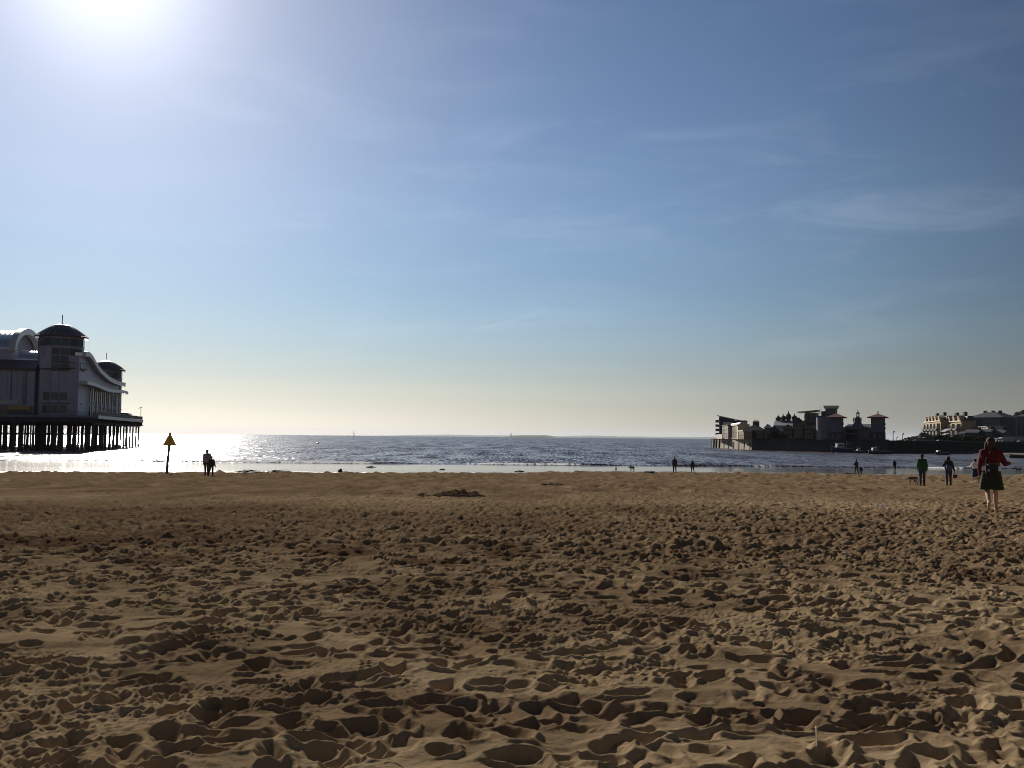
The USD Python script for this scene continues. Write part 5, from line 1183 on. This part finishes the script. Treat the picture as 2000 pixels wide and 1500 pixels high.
# ------------------------------------------------------------------ gull, weed, heaps, litter
c = at_y(275.5, 796.5, 250)
gl = thing('gull', 'gull gliding over the far corner of the pier deck', 'bird', tuple(c), .5)
obj('body', solid([hull(ball((-.2, 0, 0), .05), ball((.05, 0, .01), .10), ball((.22, 0, .04), .06)), hull(ball((.22, 0, .04), .06), ball((.36, 0, .04), .02)), hull(ball((-.2, 0, 0), .05), ball((-.42, .08, 0), .015), ball((-.42, -.08, 0), .015))], .05, 3), 'gull_white', gl, smooth=True)
for s_ in (-1, 1):
    r0 = [[(.12, .08 * s_, .03), (-.10, .08 * s_, .03), (-.10, .08 * s_, .05), (.12, .08 * s_, .05)], [(.16, .55 * s_, .25), (-.06, .55 * s_, .23), (-.06, .55 * s_, .25), (.16, .55 * s_, .27)], [(-.10, 1.15 * s_, .12), (-.17, 1.15 * s_, .12), (-.17, 1.15 * s_, .13), (-.10, 1.15 * s_, .13)]]
    obj('wing', loft(r0), 'gull_white', gl)
def sand_heap(px, py, D, w, d, h, lab, seed, spikes=0):
    c = at_y(px, py, D); z0 = float(ground_z(c[0], c[1]))
    gx = np.linspace(-1, 1, 90); gy = np.linspace(-1, 1, 46); X_, Y_ = np.meshgrid(gx, gy)
    n_ = lambda s_, o: meshkit.noise(np.stack([X_ * w * s_ + seed, Y_ * d * s_, 0 * X_ + o], -1), seed)
    env = np.clip(1 - (np.abs(X_) ** 2.4 + np.abs(Y_) ** 2), 0, 1)
    z_ = h * env ** .8 * (.25 + .65 * n_(3.0, .1) + .5 * n_(7, .2)) + .05 * n_(12, .5) * env
    if spikes: z_ += h * .35 * env * (n_(7, .9) > .62)
    P = np.stack([c[0] + X_ * w / 2, c[1] + Y_ * d / 2, z0 - .06 + z_], -1)
    w0, d0 = np.zeros(P.shape[:2]), np.full(P.shape[:2], .55)
    path = numbered('/World', 'sand_heap')
    g_ = grid_mesh(path, P, 'sand_look', {'wet': w0, 'dark_tone': d0}); tag(g_, lab, 'sand heap')
sand_heap(894, 967, 27, 1.85, .9, .16, 'long crumbling heap of dug sand with a jagged crest', 3, 1)
sand_heap(828, 966, 26.5, .62, .6, .13, 'small sand heap just left of the long jagged one', 4)
sand_heap(1075, 945, 42, 1.7, 1.2, .17, 'low dark sand heap farther off, right of the jagged one', 6)
def weed(px, D, w, h, lab, seed):
    c = at_y(px, 850, D); z0 = float(ground_z(c[0], c[1]))
    obj('seaweed', blob_mesh(seed, w, w * 1.2, h, 3, .7).apply_translation((c[0], c[1], z0 + h * .35)), 'weed_look', label=lab, cat='seaweed', group=None)
weed(666, 90, .22, .20, 'dark tuft of seaweed on the sand edge, below the breaking wave', 1)
weed(490, 86, .9, .16, 'flat dark strip of seaweed lying right of the walking pair', 2)
weed(548, 88, 1.1, .14, 'second flat strip of seaweed farther right of the walking pair', 3)
weed(1272, 104, .55, .14, 'clump of seaweed on the sand edge left of the tall stroller', 4)
weed(1015, 102, .45, .12, 'clump of seaweed on the sand edge in the middle of the beach', 5)
weed(724, 122, .5, .12, 'small dark clump on the wet sand beyond the edge', 6)
weed(1660, 108, .9, .10, 'thin line of seaweed beside the crouching child', 7)
weed(865, 112, .30, .08, 'tiny dark clump on the wet sand under the foam', 8)
def near_pt(px, py):
    D = 1.58 * FPX / (py - 853 - (px - 1000) * .0087)
    c = at_y(px, py, D)
    if 2.3 < c[1] < 13.2: z_ = float(L1.at(np.array([c[0]]), np.array([c[1]]))[0])
    else: z_ = float(L2.at(np.array([c[0]]), np.array([c[1]]))[0])
    return c[0], c[1], z_
def straw(px, py, L, ang, rise, lab, seed, r_=.0035):
    x, y, z_ = near_pt(px, py); q = np.linspace(0, 1, 9)
    pts = np.c_[x + (q - .5) * L * math.cos(ang), y + (q - .5) * L * math.sin(ang), z_ + .012 + rise * q + .02 * np.sin(q * 3.1 + seed)]
    obj('straw', cat_([bar(pts[i], pts[i + 1], r_, 6) for i in range(8)]), 'straw_look', label=lab, cat='straw')
straw(601, 1412, .13, .7, .03, 'pale reed stalk lying left of centre in the near sand', 1)
straw(1058, 1444, .12, -.2, .02, 'short straight stalk near the bottom middle of the picture', 2)
straw(757, 1472, .10, 1.2, .07, 'thin stalk standing up at the bottom left of centre', 3)
straw(1885, 1243, .12, -.6, .05, 'upright pale stalk in the sand at the right', 4)
straw(1748, 1308, .10, .3, .02, 'small pale stalk below a footprint right of centre', 5)
straw(1595, 1450, .09, 1.3, .06, 'dark little twig sticking up near the bottom right', 6)
x, y, z_ = near_pt(1720, 989)
lt = []
r = np.random.default_rng(9)
for q in range(6):
    b = trimesh.creation.box(extents=(.07, .05, .004)); b.apply_transform(trimesh.transformations.euler_matrix(*r.uniform(-.9, .9, 3))); b.apply_translation((r.uniform(-.13, .13), r.uniform(-.08, .08), .05)); lt.append(b)
obj('litter', cat_(lt).apply_translation((x, y, z_ + .03)), 'paper', label='crumpled scraps of white paper on the sand at the right', cat='litter')
